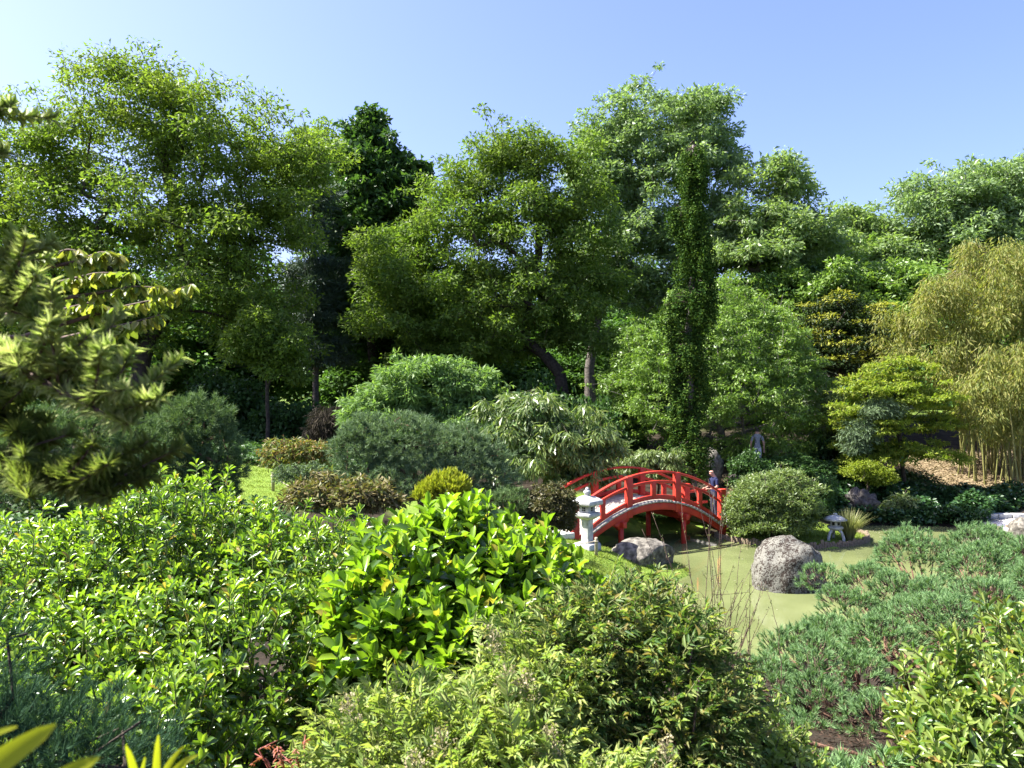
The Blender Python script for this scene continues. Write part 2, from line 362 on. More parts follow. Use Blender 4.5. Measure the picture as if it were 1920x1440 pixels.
_A[:_n, :_n] = _tps(_d) + np.eye(_n) * .5; _A[:_n, _n] = 1; _A[:_n, _n + 1:] = CTRL[:, :2]; _A[_n:, :_n] = _A[:_n, _n:].T
_w = np.linalg.solve(_A, np.concatenate([CTRL[:, 2], [0, 0, 0]]))

POND = np.array([(4.5, 21.1), (3.75, 20.2), (3.3, 18.6), (2.9, 16.6), (3.4, 14.9), (5.3, 14.2), (8.5, 14.0), (12.5, 14.6), (19, 17), (24, 22), (23, 26), (19.2, 26.3), (17.4, 27.0),
    (17.1, 28.0), (15.8, 29.0), (13.8, 29.2), (12.2, 28.6), (12.1, 27.6), (12.3, 26.6), (11.8, 25.7), (10.8, 25.1), (9.2, 24.8), (8.1, 25.3), (7.3, 26.0), (6.9, 27.2), (6.2, 27.7), (4.5, 27.2),
    (3.2, 26.2), (2.75, 25.0), (3.1, 24.0), (3.9, 23.4), (4.9, 22.6), (5.0, 21.6)], float)
def _chaikin(P, k=2):
    for _ in range(k):
        Q = np.roll(P, -1, 0); P = np.stack([.75 * P + .25 * Q, .25 * P + .75 * Q], 1).reshape(-1, 2)
    return P
PONDS = _chaikin(POND)
def pond_sd(x, y):
    """signed distance to the pond outline, negative inside"""
    p = np.stack([x.ravel(), y.ravel()], 1); A = PONDS; B = np.roll(PONDS, -1, 0)
    best = np.full(len(p), 1e9); ins = np.zeros(len(p), bool)
    for a, b in zip(A, B):
        ab = b - a; t = np.clip(((p - a) @ ab) / (ab @ ab), 0, 1)
        best = np.minimum(best, np.linalg.norm(p - a - t[:, None] * ab, axis=1))
        c = (a[1] > p[:, 1]) != (b[1] > p[:, 1])
        xi = a[0] + (p[:, 1] - a[1]) * (ab[0] / (ab[1] if abs(ab[1]) > 1e-9 else 1e-9))
        ins ^= c & (p[:, 0] < xi)
    return np.where(ins, -best, best).reshape(x.shape)
def ground(x, y):
    x = np.asarray(x, float); y = np.asarray(y, float); sh = x.shape
    xf, yf = np.clip(x.ravel(), -70, 70), np.clip(y.ravel(), -60, 100)
    z = np.full(len(xf), _w[_n]) + _w[_n + 1] * xf + _w[_n + 2] * yf
    for i in range(_n): z += _w[i] * _tps(np.hypot(xf - CTRL[i, 0], yf - CTRL[i, 1]))
    z = np.maximum(z.reshape(sh), .22); sd = pond_sd(x, y)
    s = np.clip(sd / 1.6, 0, 1); s = s * s * (3 - 2 * s)
    return np.where(sd < 0, np.maximum(-.7, .1 + 1.2 * sd), .1 + (z - .1) * s)
def gz(x, y): return float(ground(np.array([x]), np.array([y]))[0])

def build_ground():
    xs = np.concatenate([-np.geomspace(900, 24, 22), np.arange(-22, 28, .4), np.geomspace(29, 900, 22)])
    ys = np.concatenate([-np.geomspace(300, 4, 12), np.arange(-3, 42, .4), np.geomspace(43, 1200, 26)])
    Xg, Yg = np.meshgrid(xs, ys); Zg = ground(Xg, Yg)
    rng = np.random.default_rng(3)
    near = (Xg > -22) & (Xg < 28) & (Yg > -3) & (Yg < 42)
    Zg = Zg + np.where(near, rng.normal(size=Zg.shape) * .012, 0)
    nx, ny = len(xs), len(ys)
    V = np.stack([Xg, Yg, Zg], -1).reshape(-1, 3)
    i = np.arange(nx - 1)[None] + np.arange(ny - 1)[:, None] * nx
    F = np.stack([i, i + 1, i + 1 + nx, i + nx], -1).reshape(-1, 4)
    m, N, L = new_mat('ground_cover')
    out = N.new('ShaderNodeOutputMaterial'); p = N.new('ShaderNodeBsdfPrincipled'); L.new(p.outputs[0], out.inputs[0]); p.inputs['Roughness'].default_value = .95
    p.inputs['Specular IOR Level'].default_value = .1
    at = N.new('ShaderNodeVertexColor'); at.layer_name = 'cover'
    sp = N.new('ShaderNodeSeparateColor'); L.new(at.outputs[0], sp.inputs[0])
    tc = N.new('ShaderNodeTexCoord')
    def noisecol(scale, a, b):
        nz = N.new('ShaderNodeTexNoise'); nz.inputs['Scale'].default_value = scale; nz.inputs['Detail'].default_value = 8; L.new(tc.outputs['Object'], nz.inputs['Vector'])
        r = N.new('ShaderNodeValToRGB'); r.color_ramp.elements[0].position = .35; r.color_ramp.elements[1].position = .68
        r.color_ramp.elements[0].color = (*a, 1); r.color_ramp.elements[1].color = (*b, 1); L.new(nz.outputs[0], r.inputs[0]); return r.outputs[0]
    soil = noisecol(2.5, (.016, .012, .008), (.045, .035, .024)); lawn = noisecol(3.0, (.11, .18, .025), (.17, .235, .04)); lit = noisecol(5, (.12, .085, .05), (.26, .2, .12))
    def mix(f, a, b):
        mx = N.new('ShaderNodeMix'); mx.data_type = 'RGBA'; L.new(f, mx.inputs[0]); L.new(a, mx.inputs[6]); L.new(b, mx.inputs[7]); return mx.outputs[2]
    c = mix(sp.outputs[0], soil, lawn); c = mix(sp.outputs[1], c, lit); L.new(c, p.inputs['Base Color'])
    nb = N.new('ShaderNodeTexNoise'); nb.inputs['Scale'].default_value = 14; nb.inputs['Detail'].default_value = 6; L.new(tc.outputs['Object'], nb.inputs['Vector'])
    b = N.new('ShaderNodeBump'); b.inputs['Strength'].default_value = .7; b.inputs['Distance'].default_value = .05; L.new(nb.outputs[0], b.inputs['Height']); L.new(b.outputs[0], p.inputs['Normal'])
    me = make_mesh('ground', V, F, m, smooth=True)
    def sm(a, lo, hi): t = np.clip((a - lo) / (hi - lo), 0, 1); return t * t * (3 - 2 * t)
    def blob(cx, cy, rx, ry): return 1 - sm(np.hypot((Xg - cx) / rx, (Yg - cy) / ry), .8, 1.05)
    lawnm = np.maximum.reduce([blob(2.5, 21.5, 3.2, 5.5), blob(-8.8, 22.5, 4.2, 5.0), blob(10, 26.3, 3.0, 2.0), blob(4, 28.7, 4, 1.8), blob(-1, 24, 3.0, 4)])
    lawnm = np.maximum(lawnm, .75 * np.clip((np.maximum(Yg - 44, np.abs(Xg) - 26)) / 6, 0, 1))
    litm = np.maximum(blob(20.3, 34, 3.6, 4.5), blob(15, 33, 1.5, 2) * .5)
    colr = np.stack([lawnm, litm, np.zeros_like(litm), np.ones_like(litm)], -1).reshape(-1, 4)
    ca = me.color_attributes.new('cover', 'FLOAT_COLOR', 'POINT'); ca.data.foreach_set('color', colr.astype(np.float32).ravel())
    link('ground', me, kind='structure')
build_ground()
# water sheet
_pw = _chaikin(POND, 2); _c = _pw.mean(0); _pw = _c + (_pw - _c) * 1.06
_pv = np.concatenate([np.c_[_pw, np.zeros(len(_pw))], [[_c[0], _c[1], 0]]])
# a plain rectangle under the banks avoids any rim: the banks rise through it
link('pond_water', make_mesh('pond_water', [(2.2, 13.2, 0), (25.5, 13.2, 0), (25.5, 29.9, 0), (2.2, 29.9, 0)], [(0, 1, 2, 3)], M['water']), kind='structure')

# ------------------------------------------------------------------ foliage machinery
def lobes_px(L, Y, squash=.85):
    out = []
    for l in L:
        px, py, rx, ry = l[:4]; dy = l[4] if len(l) > 4 else 0.; rd = l[5] if len(l) > 5 else rx / FPX * Y * squash
        y = Y + dy; c = W(px, py, y); out.append((c[0], c[1], c[2], rx / FPX * y, rd, ry / FPX * y))
    return np.array(out)

def sample_lobes(lobes, n, rng, rmin=.5, zlo=-.55, power=1.6, front=.0):
    """points in the outer shells of a union of ellipsoids, with outward normals"""
    wts = (lobes[:, 3] * lobes[:, 4] * lobes[:, 5]) ** .62; wts = wts / wts.sum()
    P, Nn, Rr = [], [], []; got = 0
    while got < n:
        k = int((n - got) * 1.7) + 20
        i = rng.choice(len(lobes), k, p=wts); d = unit(rng.normal(size=(k, 3)))
        r = 1 - (1 - rmin) * rng.random(k) ** power
        ok = d[:, 2] > zlo
        if front: ok &= (d[:, 1] < .35) | (rng.random(k) < front)
        c = lobes[i, :3]; h = lobes[i, 3:]
        wob = 1 + .12 * np.sin(d[:, 0] * 5 + i) * np.cos(d[:, 2] * 6 + 2 * i) + .08 * rng.normal(size=k)
        p = c + d * h * (r * wob)[:, None]
        q = np.linalg.norm((p[:, None] - lobes[None, :, :3]) / lobes[None, :, 3:], axis=2)
        q[np.arange(k), i] = 9
        ok &= q.min(1) > rmin * .95
        p, d, h, r = p[ok], d[ok], h[ok], r[ok]
        P.append(p); Nn.append(unit(d / h)); Rr.append(r); got += len(p)
    return np.concatenate(P)[:n], np.concatenate(Nn)[:n], np.concatenate(Rr)[:n]

def skeleton(base, pts, clumps, rng, r0, rtip=.012, jit=.12):
    """trunk along pts, then one limb to every clump centre, grown from the nearest wood"""
    nodes = [np.array(p, float) for p in pts]; par = [-1] + list(range(len(pts) - 1))
    org = nodes[len(pts) // 2]
    for ci in np.argsort(np.linalg.norm(clumps - org, axis=1)):
        c = clumps[ci]; A = np.array(nodes[1:]); d = c - A
        cost = np.linalg.norm(d, axis=1) + np.maximum(0, A[:, 2] - c[2]) * .8
        j = int(np.argmin(cost)) + 1; a = nodes[j]; L = np.linalg.norm(c - a); prev = j
        k = max(1, min(4, int(L / .9)))
        for s in range(1, k + 1):
            t = s / k; q = a + (c - a) * t
            if s < k: q = q + rng.normal(size=3) * jit * L * .5 + np.array([0, 0, .08 * L * math.sin(math.pi * t)])
            nodes.append(q); par.append(prev); prev = len(nodes) - 1
    P = np.array(nodes); par = np.array(par); w = np.ones(len(P))
    for i in range(len(P) - 1, 0, -1): w[par[i]] += w[i]
    r = np.maximum(rtip, r0 * .8 * (w / w[0]) ** .55); nt = len(pts)
    r[:nt] = np.maximum(r[:nt], r0 * np.linspace(1, .45, nt)); r[0] *= 1.25
    i = np.arange(1, len(P)); ra = np.minimum(r[par[i]], r[i] * 1.5)
    ra[:nt - 1] = r[:nt - 1]
    return tubes(P[par[i]], P[i], ra, r[i], 6)

def leaf_cloud(cent, nl, rad, flat, leaf, wid, rng, up=.5, droop=.25, spread=.9, crs=None):
    """leaves in loose tufts round the clump centres"""
    crs = rng.uniform(.6, 1.3, len(cent)) if crs is None else crs; cr = rad * crs; i = rng.choice(len(cent), nl, p=crs ** 1.8 / (crs ** 1.8).sum())
    d = unit(rng.normal(size=(nl, 3))); r = rng.random(nl) ** .45
    off = d * (r * cr[i])[:, None] * np.array([1, 1, flat]); P = cent[i] + off
    D = unit(off * np.array([1, 1, .4]) / rad + rng.normal(size=(nl, 3)) * .6 * spread + np.array([0, 0, -droop]))
    Nn = unit(rng.normal(size=(nl, 3)) * .55 + np.array([0, 0, up]))
    L = leaf * (.65 + .7 * rng.random(nl))
    return P, D, Nn, L, L * wid

LEAF_N, LEAF_S = 1.9, 1.4
def tree(name, label, cat, Y, basepx, lobes, mat, n_clump, n_leaf, clump, leaf, wid=.5, trunk_r=.25, seed=0, bark='bark', flat=.6, rmin=.35,
         trunk_pts=None, group=None, squash=.85, up=.5, droop=.25, T=T_LF, front=0., core=None, sprig=.22):
    rng = np.random.default_rng(seed + 1000); n_leaf = int(n_leaf * LEAF_N); leaf = leaf * LEAF_S; n_clump = int(n_clump * 1.7); clump = clump * .84
    lb = lobes_px(lobes, Y, squash); bx = (basepx - CX) / FPX * Y
    base = np.array([bx, Y, gz(bx, Y) - .1])
    cent, nrm, rr = sample_lobes(lb, n_clump, rng, rmin=rmin, front=front)
    ns_ = int(sprig * len(cent)); si = rng.choice(len(cent), ns_, replace=False); crs = rng.uniform(.6, 1.3, len(cent))
    cent[si] += (nrm[si] + np.array([0, 0, .5])) * (rng.random(ns_) * 1.0 * clump)[:, None]; crs[si] *= .5
    if trunk_pts is None:
        top = np.array([lb[:, 0].mean() * .7 + bx * .3, Y, np.percentile(cent[:, 2], 70)])
        ts = np.linspace(0, 1, 8)[:, None]; tp = base + (top - base) * ts; tp[1:, :2] += rng.normal(size=(7, 2)) * .12 * (top[2] - base[2]) / 10
    else:
        tp = np.array([base] + [W(p[0], p[1], Y + (p[2] if len(p) > 2 else 0)) for p in trunk_pts])
    root = thing(name, label, cat, base, group)
    V, F = skeleton(base, tp, cent, rng, trunk_r)
    if len(cent) > 0: part('trunk', V, F, M[bark], root, smooth=True)
    P, D, Nn, L, Wd = leaf_cloud(cent, n_leaf, clump, flat, leaf, wid, rng, up, droop, crs=crs)
    keep = P[:, 2] > ground(P[:, 0], P[:, 1]) + .02
    V, F = instance(T, P[keep], D[keep], Nn[keep], L[keep], Wd[keep])
    ck = {'kind': 'stuff'}
    part('crown', V, F, M[mat], root, **ck)
    if core is not None:                                   # inner filler leaves, mostly of a darker colour that stands in for inner shade
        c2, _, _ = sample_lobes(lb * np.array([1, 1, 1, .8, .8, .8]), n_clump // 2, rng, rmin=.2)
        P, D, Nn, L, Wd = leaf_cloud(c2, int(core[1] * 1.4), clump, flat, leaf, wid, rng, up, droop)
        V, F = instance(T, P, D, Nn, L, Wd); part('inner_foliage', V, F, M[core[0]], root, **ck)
    return root

print('helpers ready')
# ------------------------------------------------------------------ red arched bridge
BC = np.array([4.57, 25.0]); BA = R(33); BU = np.array([math.cos(BA), math.sin(BA)]); BN = np.array([-math.sin(BA), math.cos(BA)]); BW = 1.70
def bp(s, o, z): q = BC + s * BU + o * BN; return np.array([q[0], q[1], z])
AX = np.array([[*BU, 0], [*BN, 0], [0, 0, 1]])
def zr(s): return 2.49 - .092 * s * s          # hand rail top
def zd(s): return 1.56 - .110 * s * s          # deck top
def arc_board(s0, s1, top, bot, o0, o1, n=14):
    S = np.linspace(s0, s1, n); V = []
    for s in S: V += [bp(s, o0, bot(s)), bp(s, o1, bot(s)), bp(s, o1, top(s)), bp(s, o0, top(s))]
    F = [(0, 1, 2, 3), (4 * n - 1, 4 * n - 2, 4 * n - 3, 4 * n - 4)]
    for i in range(n - 1):
        a = 4 * i; b = a + 4
        F += [(a, b, b + 1, a + 1), (a + 1, b + 1, b + 2, a + 2), (a + 2, b + 2, b + 3, a + 3), (a + 3, b + 3, b, a)]
    return np.array(V), np.array(F)
bridge = thing('arched_bridge', 'bright red arched wooden footbridge over the green pond', 'bridge', bp(0, BW / 2, 0))
def bpart(name, vf, mat='red', bev=.012, parent=None, **k):
    o = part(name, vf[0], vf[1], M[mat], parent or bridge, **k)
    if bev: bevel_obj(o, bev)
    return o
ES = 3.2
for side, oc in ((-1, 0.0), (1, BW)):
    bpart('arch_beam', arc_board(-ES, ES, lambda s: zd(s) - .105, lambda s: zd(s) - .33 + .012 * s * s * .2, oc - .06 , oc + .06, 22))
    hr = bpart('handrail', arc_board(-ES + .05, ES - .05, zr, lambda s: zr(s) - .075, oc - .06, oc + .06, 24), bev=.02)
    P = [(-ES, 0), (-1.05, 0), (1.05, 0), (ES, 0)]
    for a, b in ((-ES + .13, -1.05 - .115), (-1.05 + .115, 1.05 - .115), (1.05 + .115, ES - .13)):
        bpart('middle_rail', arc_board(a, b, lambda s: zr(s) - .31, lambda s: zr(s) - .40, oc - .035, oc + .035, 9))
        bpart('bottom_rail', arc_board(a, b, lambda s: zd(s) + .155, lambda s: zd(s) + .012, oc - .035, oc + .035, 9))
        m = (a + b) / 2
        zt, zb = zr(m) - .36, zd(m) + .08
        bpart('short_post', box(bp(m, oc, (zt + zb) / 2), (.09, .045, (zt - zb) / 2), AX))
    for s in (-1.05, 1.05):
        zt, zb = zr(s) - .01, zd(s) - .36
        bpart('rail_post', box(bp(s, oc - .01 * side * 0, (zt + zb) / 2), (.115, .075, (zt - zb) / 2), AX))
    for s in (-ES, ES):
        zt = zr(s) + .09; zb = min(zd(s) - .45, gz(*bp(s, oc, 0)[:2]) - .05)
        e = bpart('end_post', box(bp(s, oc, (zt + zb) / 2), (.13, .09, (zt - zb) / 2), AX))
        bpart('post_cap', box(bp(s, oc, zt + .016), (.15, .11, .018), AX), parent=e)
    for s in (-1.37, 1.37):
        pr = bpart('pier', (lambda q: (q[0], q[1]))(path_tube([bp(s, oc, -.7), bp(s, oc, .4), bp(s, oc, zd(s) - .5)], .085, 12)), bev=0, smooth=True)
        # rounded bracket under the beam
        V = []; F = []; prof = [(-.34, 0), (-.30, -.14), (-.17, -.24), (-.13, -.36), (.13, -.36), (.17, -.24), (.30, -.14), (.34, 0)]
        for o in (oc - .05, oc + .05):
            for (ds, dz) in prof: V.append(bp(s + ds, o + (.0), zd(s + ds) - .30 + dz * .8))
        n = len(prof); F = [(i, (i + 1) % n, (i + 1) % n + n, i + n) for i in range(n)]
        T = []
        for f in F: T += [(f[0], f[1], f[2]), (f[0], f[2], f[3])]
        for i in range(1, n - 1): T += [(0, i + 1, i), (n, n + i, n + i + 1)]
        bpart('bracket', (np.array(V) + np.array([*(BN * (-.004 * side)), 0]), np.array(T)), bev=0)
    # approach rail beyond the end post
    if True:
        for dz in (.42, -.02): bpart('approach_rail', box(bp(ES + .62, oc, zr(ES) - .35 + dz - .25), (.5, .03, .045), AX), bev=.008)
for s in (-1.37, 1.37):
    bpart('cross_beam', box(bp(s, BW / 2, zd(s) - .46), (.07, BW / 2 + .2, .09), AX))
# deck planks, one by one, and the pale edge boards outside the rails
ns = 42; ds = 2 * ES / ns; rng = np.random.default_rng(5)
for i in range(ns):
    s = -ES + ds * (i + .5); sl = -2 * .110 * s; ca = 1 / math.sqrt(1 + sl * sl)
    U3 = np.array([*(BU * ca), sl * ca]); N3 = np.array([*BN, 0]); Z3 = np.cross(U3, N3)
    bpart('plank', box(bp(s, BW / 2, zd(s) - .055 + rng.normal() * .003), (ds / ca / 2 * .94, BW / 2 + .13, .03), np.stack([U3, N3, Z3])), 'plank', 0)
slabt = .5
o = bpart('landing_slab', box(bp(ES + 1.05, BW / 2, slabt - .09), (.85, BW / 2 + .25, .09), AX), 'slab', .015)
o = bpart('landing_slab', box(bp(-ES - .6, BW / 2, gz(*bp(-ES - .6, BW / 2, 0)[:2]) + .0), (.45, BW / 2 + .2, .09), AX), 'slab', .015)

# ------------------------------------------------------------------ stone lanterns
def lathe_sq(rings, c, rot, sides=4):
    """stack of square (or round) rings (half diagonal, z)"""
    V = []; a = rot + np.arange(sides) * 2 * math.pi / sides
    for r, z in rings: V += [(c[0] + r * math.cos(t), c[1] + r * math.sin(t), c[2] + z) for t in a]
    n = len(rings); F = []
    for i in range(n - 1):
        for k in range(sides):
            F.append((i * sides + k, i * sides + (k + 1) % sides, (i + 1) * sides + (k + 1) % sides, (i + 1) * sides + k))
    T = []
    for f in F: T += [(f[0], f[1], f[2]), (f[0], f[2], f[3])]
    for k in range(1, sides - 1): T += [(0, k + 1, k), ((n - 1) * sides, (n - 1) * sides + k, (n - 1) * sides + k + 1)]
    return np.array(V), np.array(T)
LX, LY = (1101 - CX) / FPX * 21.8, 21.8; LZ = CAMZ - (1031 - CY) / FPX * 21.8
lan = thing('stone_lantern', 'tall pale granite lantern with square roof standing before the red bridge', 'lantern', (LX, LY, LZ))
lc = (LX, LY, LZ); rot = R(-90 + 3)
def lp(name, rings, sides=4, mat='granite', bev=.012, rot=rot, parent=None, **k):
    o = part(name, *lathe_sq(rings, lc, rot, sides), M[mat], parent or lan, **k)
    if bev: bevel_obj(o, bev)
    return o
lp('plinth', [(.40, -.25), (.40, .14), (.37, .20)])
lp('column', [(.19, .201), (.175, .30), (.17, .80), (.185, .86)])
lp('platform', [(.20, .861), (.37, .95), (.39, .96), (.39, 1.05), (.36, 1.062)])
fb = lp('firebox', [(.235, 1.063), (.235, 1.26)])
lp('roof', [(.24, 1.261), (.43, 1.275), (.46, 1.30), (.45, 1.40), (.34, 1.46), (.19, 1.52), (.10, 1.535)])
lp('finial', [(.075, 1.536), (.07, 1.56), (.10, 1.60), (.105, 1.64), (.085, 1.68), (.05, 1.69), (.055, 1.71), (.05, 1.74), (.015, 1.765)], 14, bev=0, smooth=True)
for k in range(4):                                       # dark light openings with a stone cross bar
    a = rot + math.pi / 4 + k * math.pi / 2; n = np.array([math.cos(a), math.sin(a), 0]); t = np.array([-n[1], n[0], 0])
    c = np.array(lc) + n * (.235 * math.cos(math.pi / 4) + .001) + np.array([0, 0, 1.165])
    w = part('light_opening', *box(c, (.003, .052, .055), np.stack([n, t, [0, 0, 1]])), M['hole'], lan)
    part('bar', *merge([box(c + n * .004, (.005, .007, .055), np.stack([n, t, [0, 0, 1]])), box(c + n * .004, (.005, .052, .006), np.stack([n, t, [0, 0, 1]]))]), M['granite'], w)

YX, YY = (1566 - CX) / FPX * 25.6, 25.6; YZ = CAMZ - (1001 - CY) / FPX * 26.6
YZ = gz(YX, YY) - .02
yl = thing('stone_lantern', 'small white snow-viewing lantern with a wide round cap on the pond bank', 'lantern', (YX, YY, YZ)); lc = (YX, YY, YZ); S = 1.08
def yp(name, rings, sides, **k): return part(name, *lathe_sq([(r * S, z * S) for r, z in rings], lc, .3, sides), M['granite'], yl, **k)
for k in range(3):
    a = R(200 + 120 * k); P = [np.array(lc) + np.array([math.cos(a) * r, math.sin(a) * r, z]) * S for r, z in ((.26, -.05), (.25, .12), (.20, .26), (.12, .36))]
    part('leg', *path_tube(P, [.055, .05, .05, .06], 8), M['granite'], yl, smooth=True)
yp('platform', [(.16, .34), (.25, .40), (.25, .45), (.2, .47)], 6)
yp('firebox', [(.17, .471), (.17, .63)], 6)
yp('cap', [(.18, .631), (.33, .64), (.345, .665), (.27, .72), (.15, .775), (.06, .80)], 24, smooth=True)
yp('finial', [(.05, .801), (.07, .82), (.055, .85), (.01, .865)], 12, smooth=True)
for k in range(6):
    a = .3 + math.pi / 6 + k * math.pi / 3; n = np.array([math.cos(a), math.sin(a), 0]); t = np.array([-n[1], n[0], 0])
    c = np.array(lc) + n * (.17 * math.cos(math.pi / 6) * S + .001) + np.array([0, 0, .55 * S])
    part('light_opening', *box(c, (.003, .045, .05), np.stack([n, t, [0, 0, 1]])), M['hole'], yl)

# ------------------------------------------------------------------ rocks
def rock(name, label, c, r, mat, seed, rough=.16, cut=None, sub=40, pw=2.0, tilt=0., group=None, freq=1.0):
    nu, nv = sub, sub // 2; V = []
    for j in range(nv + 1):
        th = math.pi * j / nv
        for i in range(nu):
            ph = 2 * math.pi * i / nu
            d = Vector((math.sin(th) * math.cos(ph), math.sin(th) * math.sin(ph), math.cos(th)))
            q = Vector([math.copysign(abs(x) ** (2 / pw), x) for x in d])
            n = 1 + rough * mnoise.noise(d * 1.3 * freq + Vector((seed, 0, 0))) + rough * .45 * mnoise.noise(d * 3.5 * freq + Vector((0, seed, 0))) + rough * .2 * mnoise.noise(d * 9 + Vector((0, 0, seed)))
            v = np.array([q.x * r[0], q.y * r[1], q.z * r[2]]) * n
            if cut is not None:
                cn, cd = cut; e = v @ cn - cd
                if e > 0: v = v - cn * e * .9
            V.append(v)
    V = np.array(V); ct, st = math.cos(tilt), math.sin(tilt); V = V @ np.array([[ct, st, 0], [-st, ct, 0], [0, 0, 1]])
    F = []
    for j in range(nv):
        for i in range(nu):
            a = j * nu + i; b = j * nu + (i + 1) % nu; F.append((a, a + nu, b + nu, b))
    o = link(name, make_mesh(name, V, F, M[mat], smooth=True)); o.location = tuple(c); o['label'] = label; o['category'] = 'rock'
    if group: o['group'] = group
    return o
bY = 20.3; rock('boulder', 'large domed brown boulder spotted with lichen rising out of the pond', ((1477 - CX) / FPX * bY, bY, .08), (.92, .78, 1.16), 'boulder', 4.2, .15, pw=2.35, sub=64)
rock('boulder', 'broad pale boulder with a dark overhang beside the stone lantern', (3.72, 22.1, .33), (1.02, .8, .52), 'rock_pale', 8.1, .2, cut=(unit(np.array([.62, -.72, -.25])), .48), sub=64)
rock('boulder', 'flat grey rock at the water edge by the sandy landing', ((1795 - CX) / FPX * 26.4 + 1.0, 26.6, .02), (.75, .5, .26), 'rock_pale', 2.7, .22, sub=40)
rock('boulder', 'rock at the right edge of the picture beyond the flat grey one', (17.75, 26.9, .2), (.42, .5, .42), 'rock_pale', 5.5, .22, sub=40)
rock('boulder', 'small half sunken rock in front of the sandy landing', (17.1, 25.4, .0), (.55, .4, .22), 'rock_pale', 6.6, .22, sub=32)
rock('boulder', 'dark jagged rock behind the ornamental grass', (W(1612, 955, 29.5)[0], 29.5, .75), (.55, .45, .5), 'rock_dark', 9.3, .5, sub=40, freq=1.8)
rock('boulder', 'pale standing stone in the shade behind the bridge and weeping conifer', (W(1330, 868, 31.5)[0], 31.5, 1.9), (.55, .35, .75), 'rock_pale', 3.9, .3, sub=36)
rock('boulder', 'low shaded rock under the dome tree behind the round azalea', (W(1420, 880, 31)[0], 31, 1.6), (.9, .4, .3), 'rock_dark', 1.9, .4, sub=36)

# sandy landing with kerb stones and stakes at the far right
la = thing('landing', 'pale sandy landing with kerb stones at the right edge of the pond', 'path', (18.8, 28.0, .2))
V, F = box((19.6, 28.1, .15), (2.3, .95, .09)); part('sand', V, F, M['slab'], la)
for k in range(9): bevel_obj(part('kerb_stone', *box((17.55 + k * .52, 29.2 + .05 * math.sin(k), .3), (.245, .13, .11)), M['granite'], la), .02)
# wooden stake edging round the bank
def stakes(name, label, pts, n, h, seed):
    rng = np.random.default_rng(seed); pts = np.array(pts, float); seg = np.r_[0, np.cumsum(np.linalg.norm(np.diff(pts, axis=0), axis=1))]
    root = thing(name, label, 'edging', (*pts[0], 0)); me = None
    V, F = path_tube([(0, 0, -.35), (0, 0, .0), (0, 0, 1 - .04), (0, 0, 1)], [.055, .055, .052, .04], 8)
    me = make_mesh('stake', V, F, M['stake'])
    for t in np.linspace(0, seg[-1], n):
        x = np.interp(t, seg, pts[:, 0]); y = np.interp(t, seg, pts[:, 1])
        o = link('stake', me, root); o.location = (x - pts[0, 0], y - pts[0, 1], 0); o.scale = (1 + .2 * rng.normal() * .5, 1, h * (1 + .15 * rng.normal())); o.rotation_euler = (rng.normal() * .05, rng.normal() * .05, rng.random() * 6)
_e0 = int(np.argmin(np.linalg.norm(PONDS - [12.3, 27.2], axis=1))); _e1 = int(np.argmin(np.linalg.norm(PONDS - [7.1, 26.6], axis=1)))
stakes('log_edging', 'row of short wooden stakes edging the bank below the round azalea', PONDS[_e0:_e1 + 1], 78, .19, 1)
stakes('log_edging', 'few wooden stakes edging the sandy landing at the right', [(17.0, 28.0), (17.25, 27.4), (17.6, 27.1)], 11, .26, 2)

# rope barrier
def rope_post(label, x, y, h, r=.045):
    z = gz(x, y); root = thing('rope_post', label, 'post', (x, y, z), 'posts of the rope barrier')
    part('post', *path_tube([(x, y, z - .1), (x, y, z + h - .03), (x, y, z + h)], [r, r, r * .8], 10), M['post'], root, smooth=False)
    a = np.linspace(0, 2 * math.pi, 12); part('knot', *path_tube(np.c_[x + np.cos(a) * (r + .012), y + np.sin(a) * (r + .012), np.full(12, z + h - .1)], .014, 6), M['rope'], root, smooth=True)
    return np.array([x, y, z + h - .1])
def rope(label, a, b, sag=.18):
    t = np.linspace(0, 1, 16)[:, None]; P = a + (b - a) * t; P[:, 2] -= sag * 4 * (t[:, 0] * (1 - t[:, 0]))
    o = link('rope', make_mesh('rope', *path_tube(P, .013, 6), M['rope'], smooth=True)); o['label'] = label; o['category'] = 'rope'; o['group'] = 'ropes of the barrier'
x = (1118 - CX) / FPX * 20.9; a = rope_post('short pale rope post in front of the tall stone lantern', x, 20.9, .5)
b = rope_post('short rope post hidden low behind the laurel bush', x - 2.0, 20.4, .5); rope('slack rope between the posts before the tall stone lantern', a, b)
c1 = W(605, 885, 21.2); a = rope_post('short rope post beside the blue-green pine on the lawn edge', c1[0], 21.2, .55)
b = rope_post('short rope post behind the small reddish nandina', c1[0] - 1.7, 22.3, .55); rope('slack rope behind the small reddish nandina', a, b)

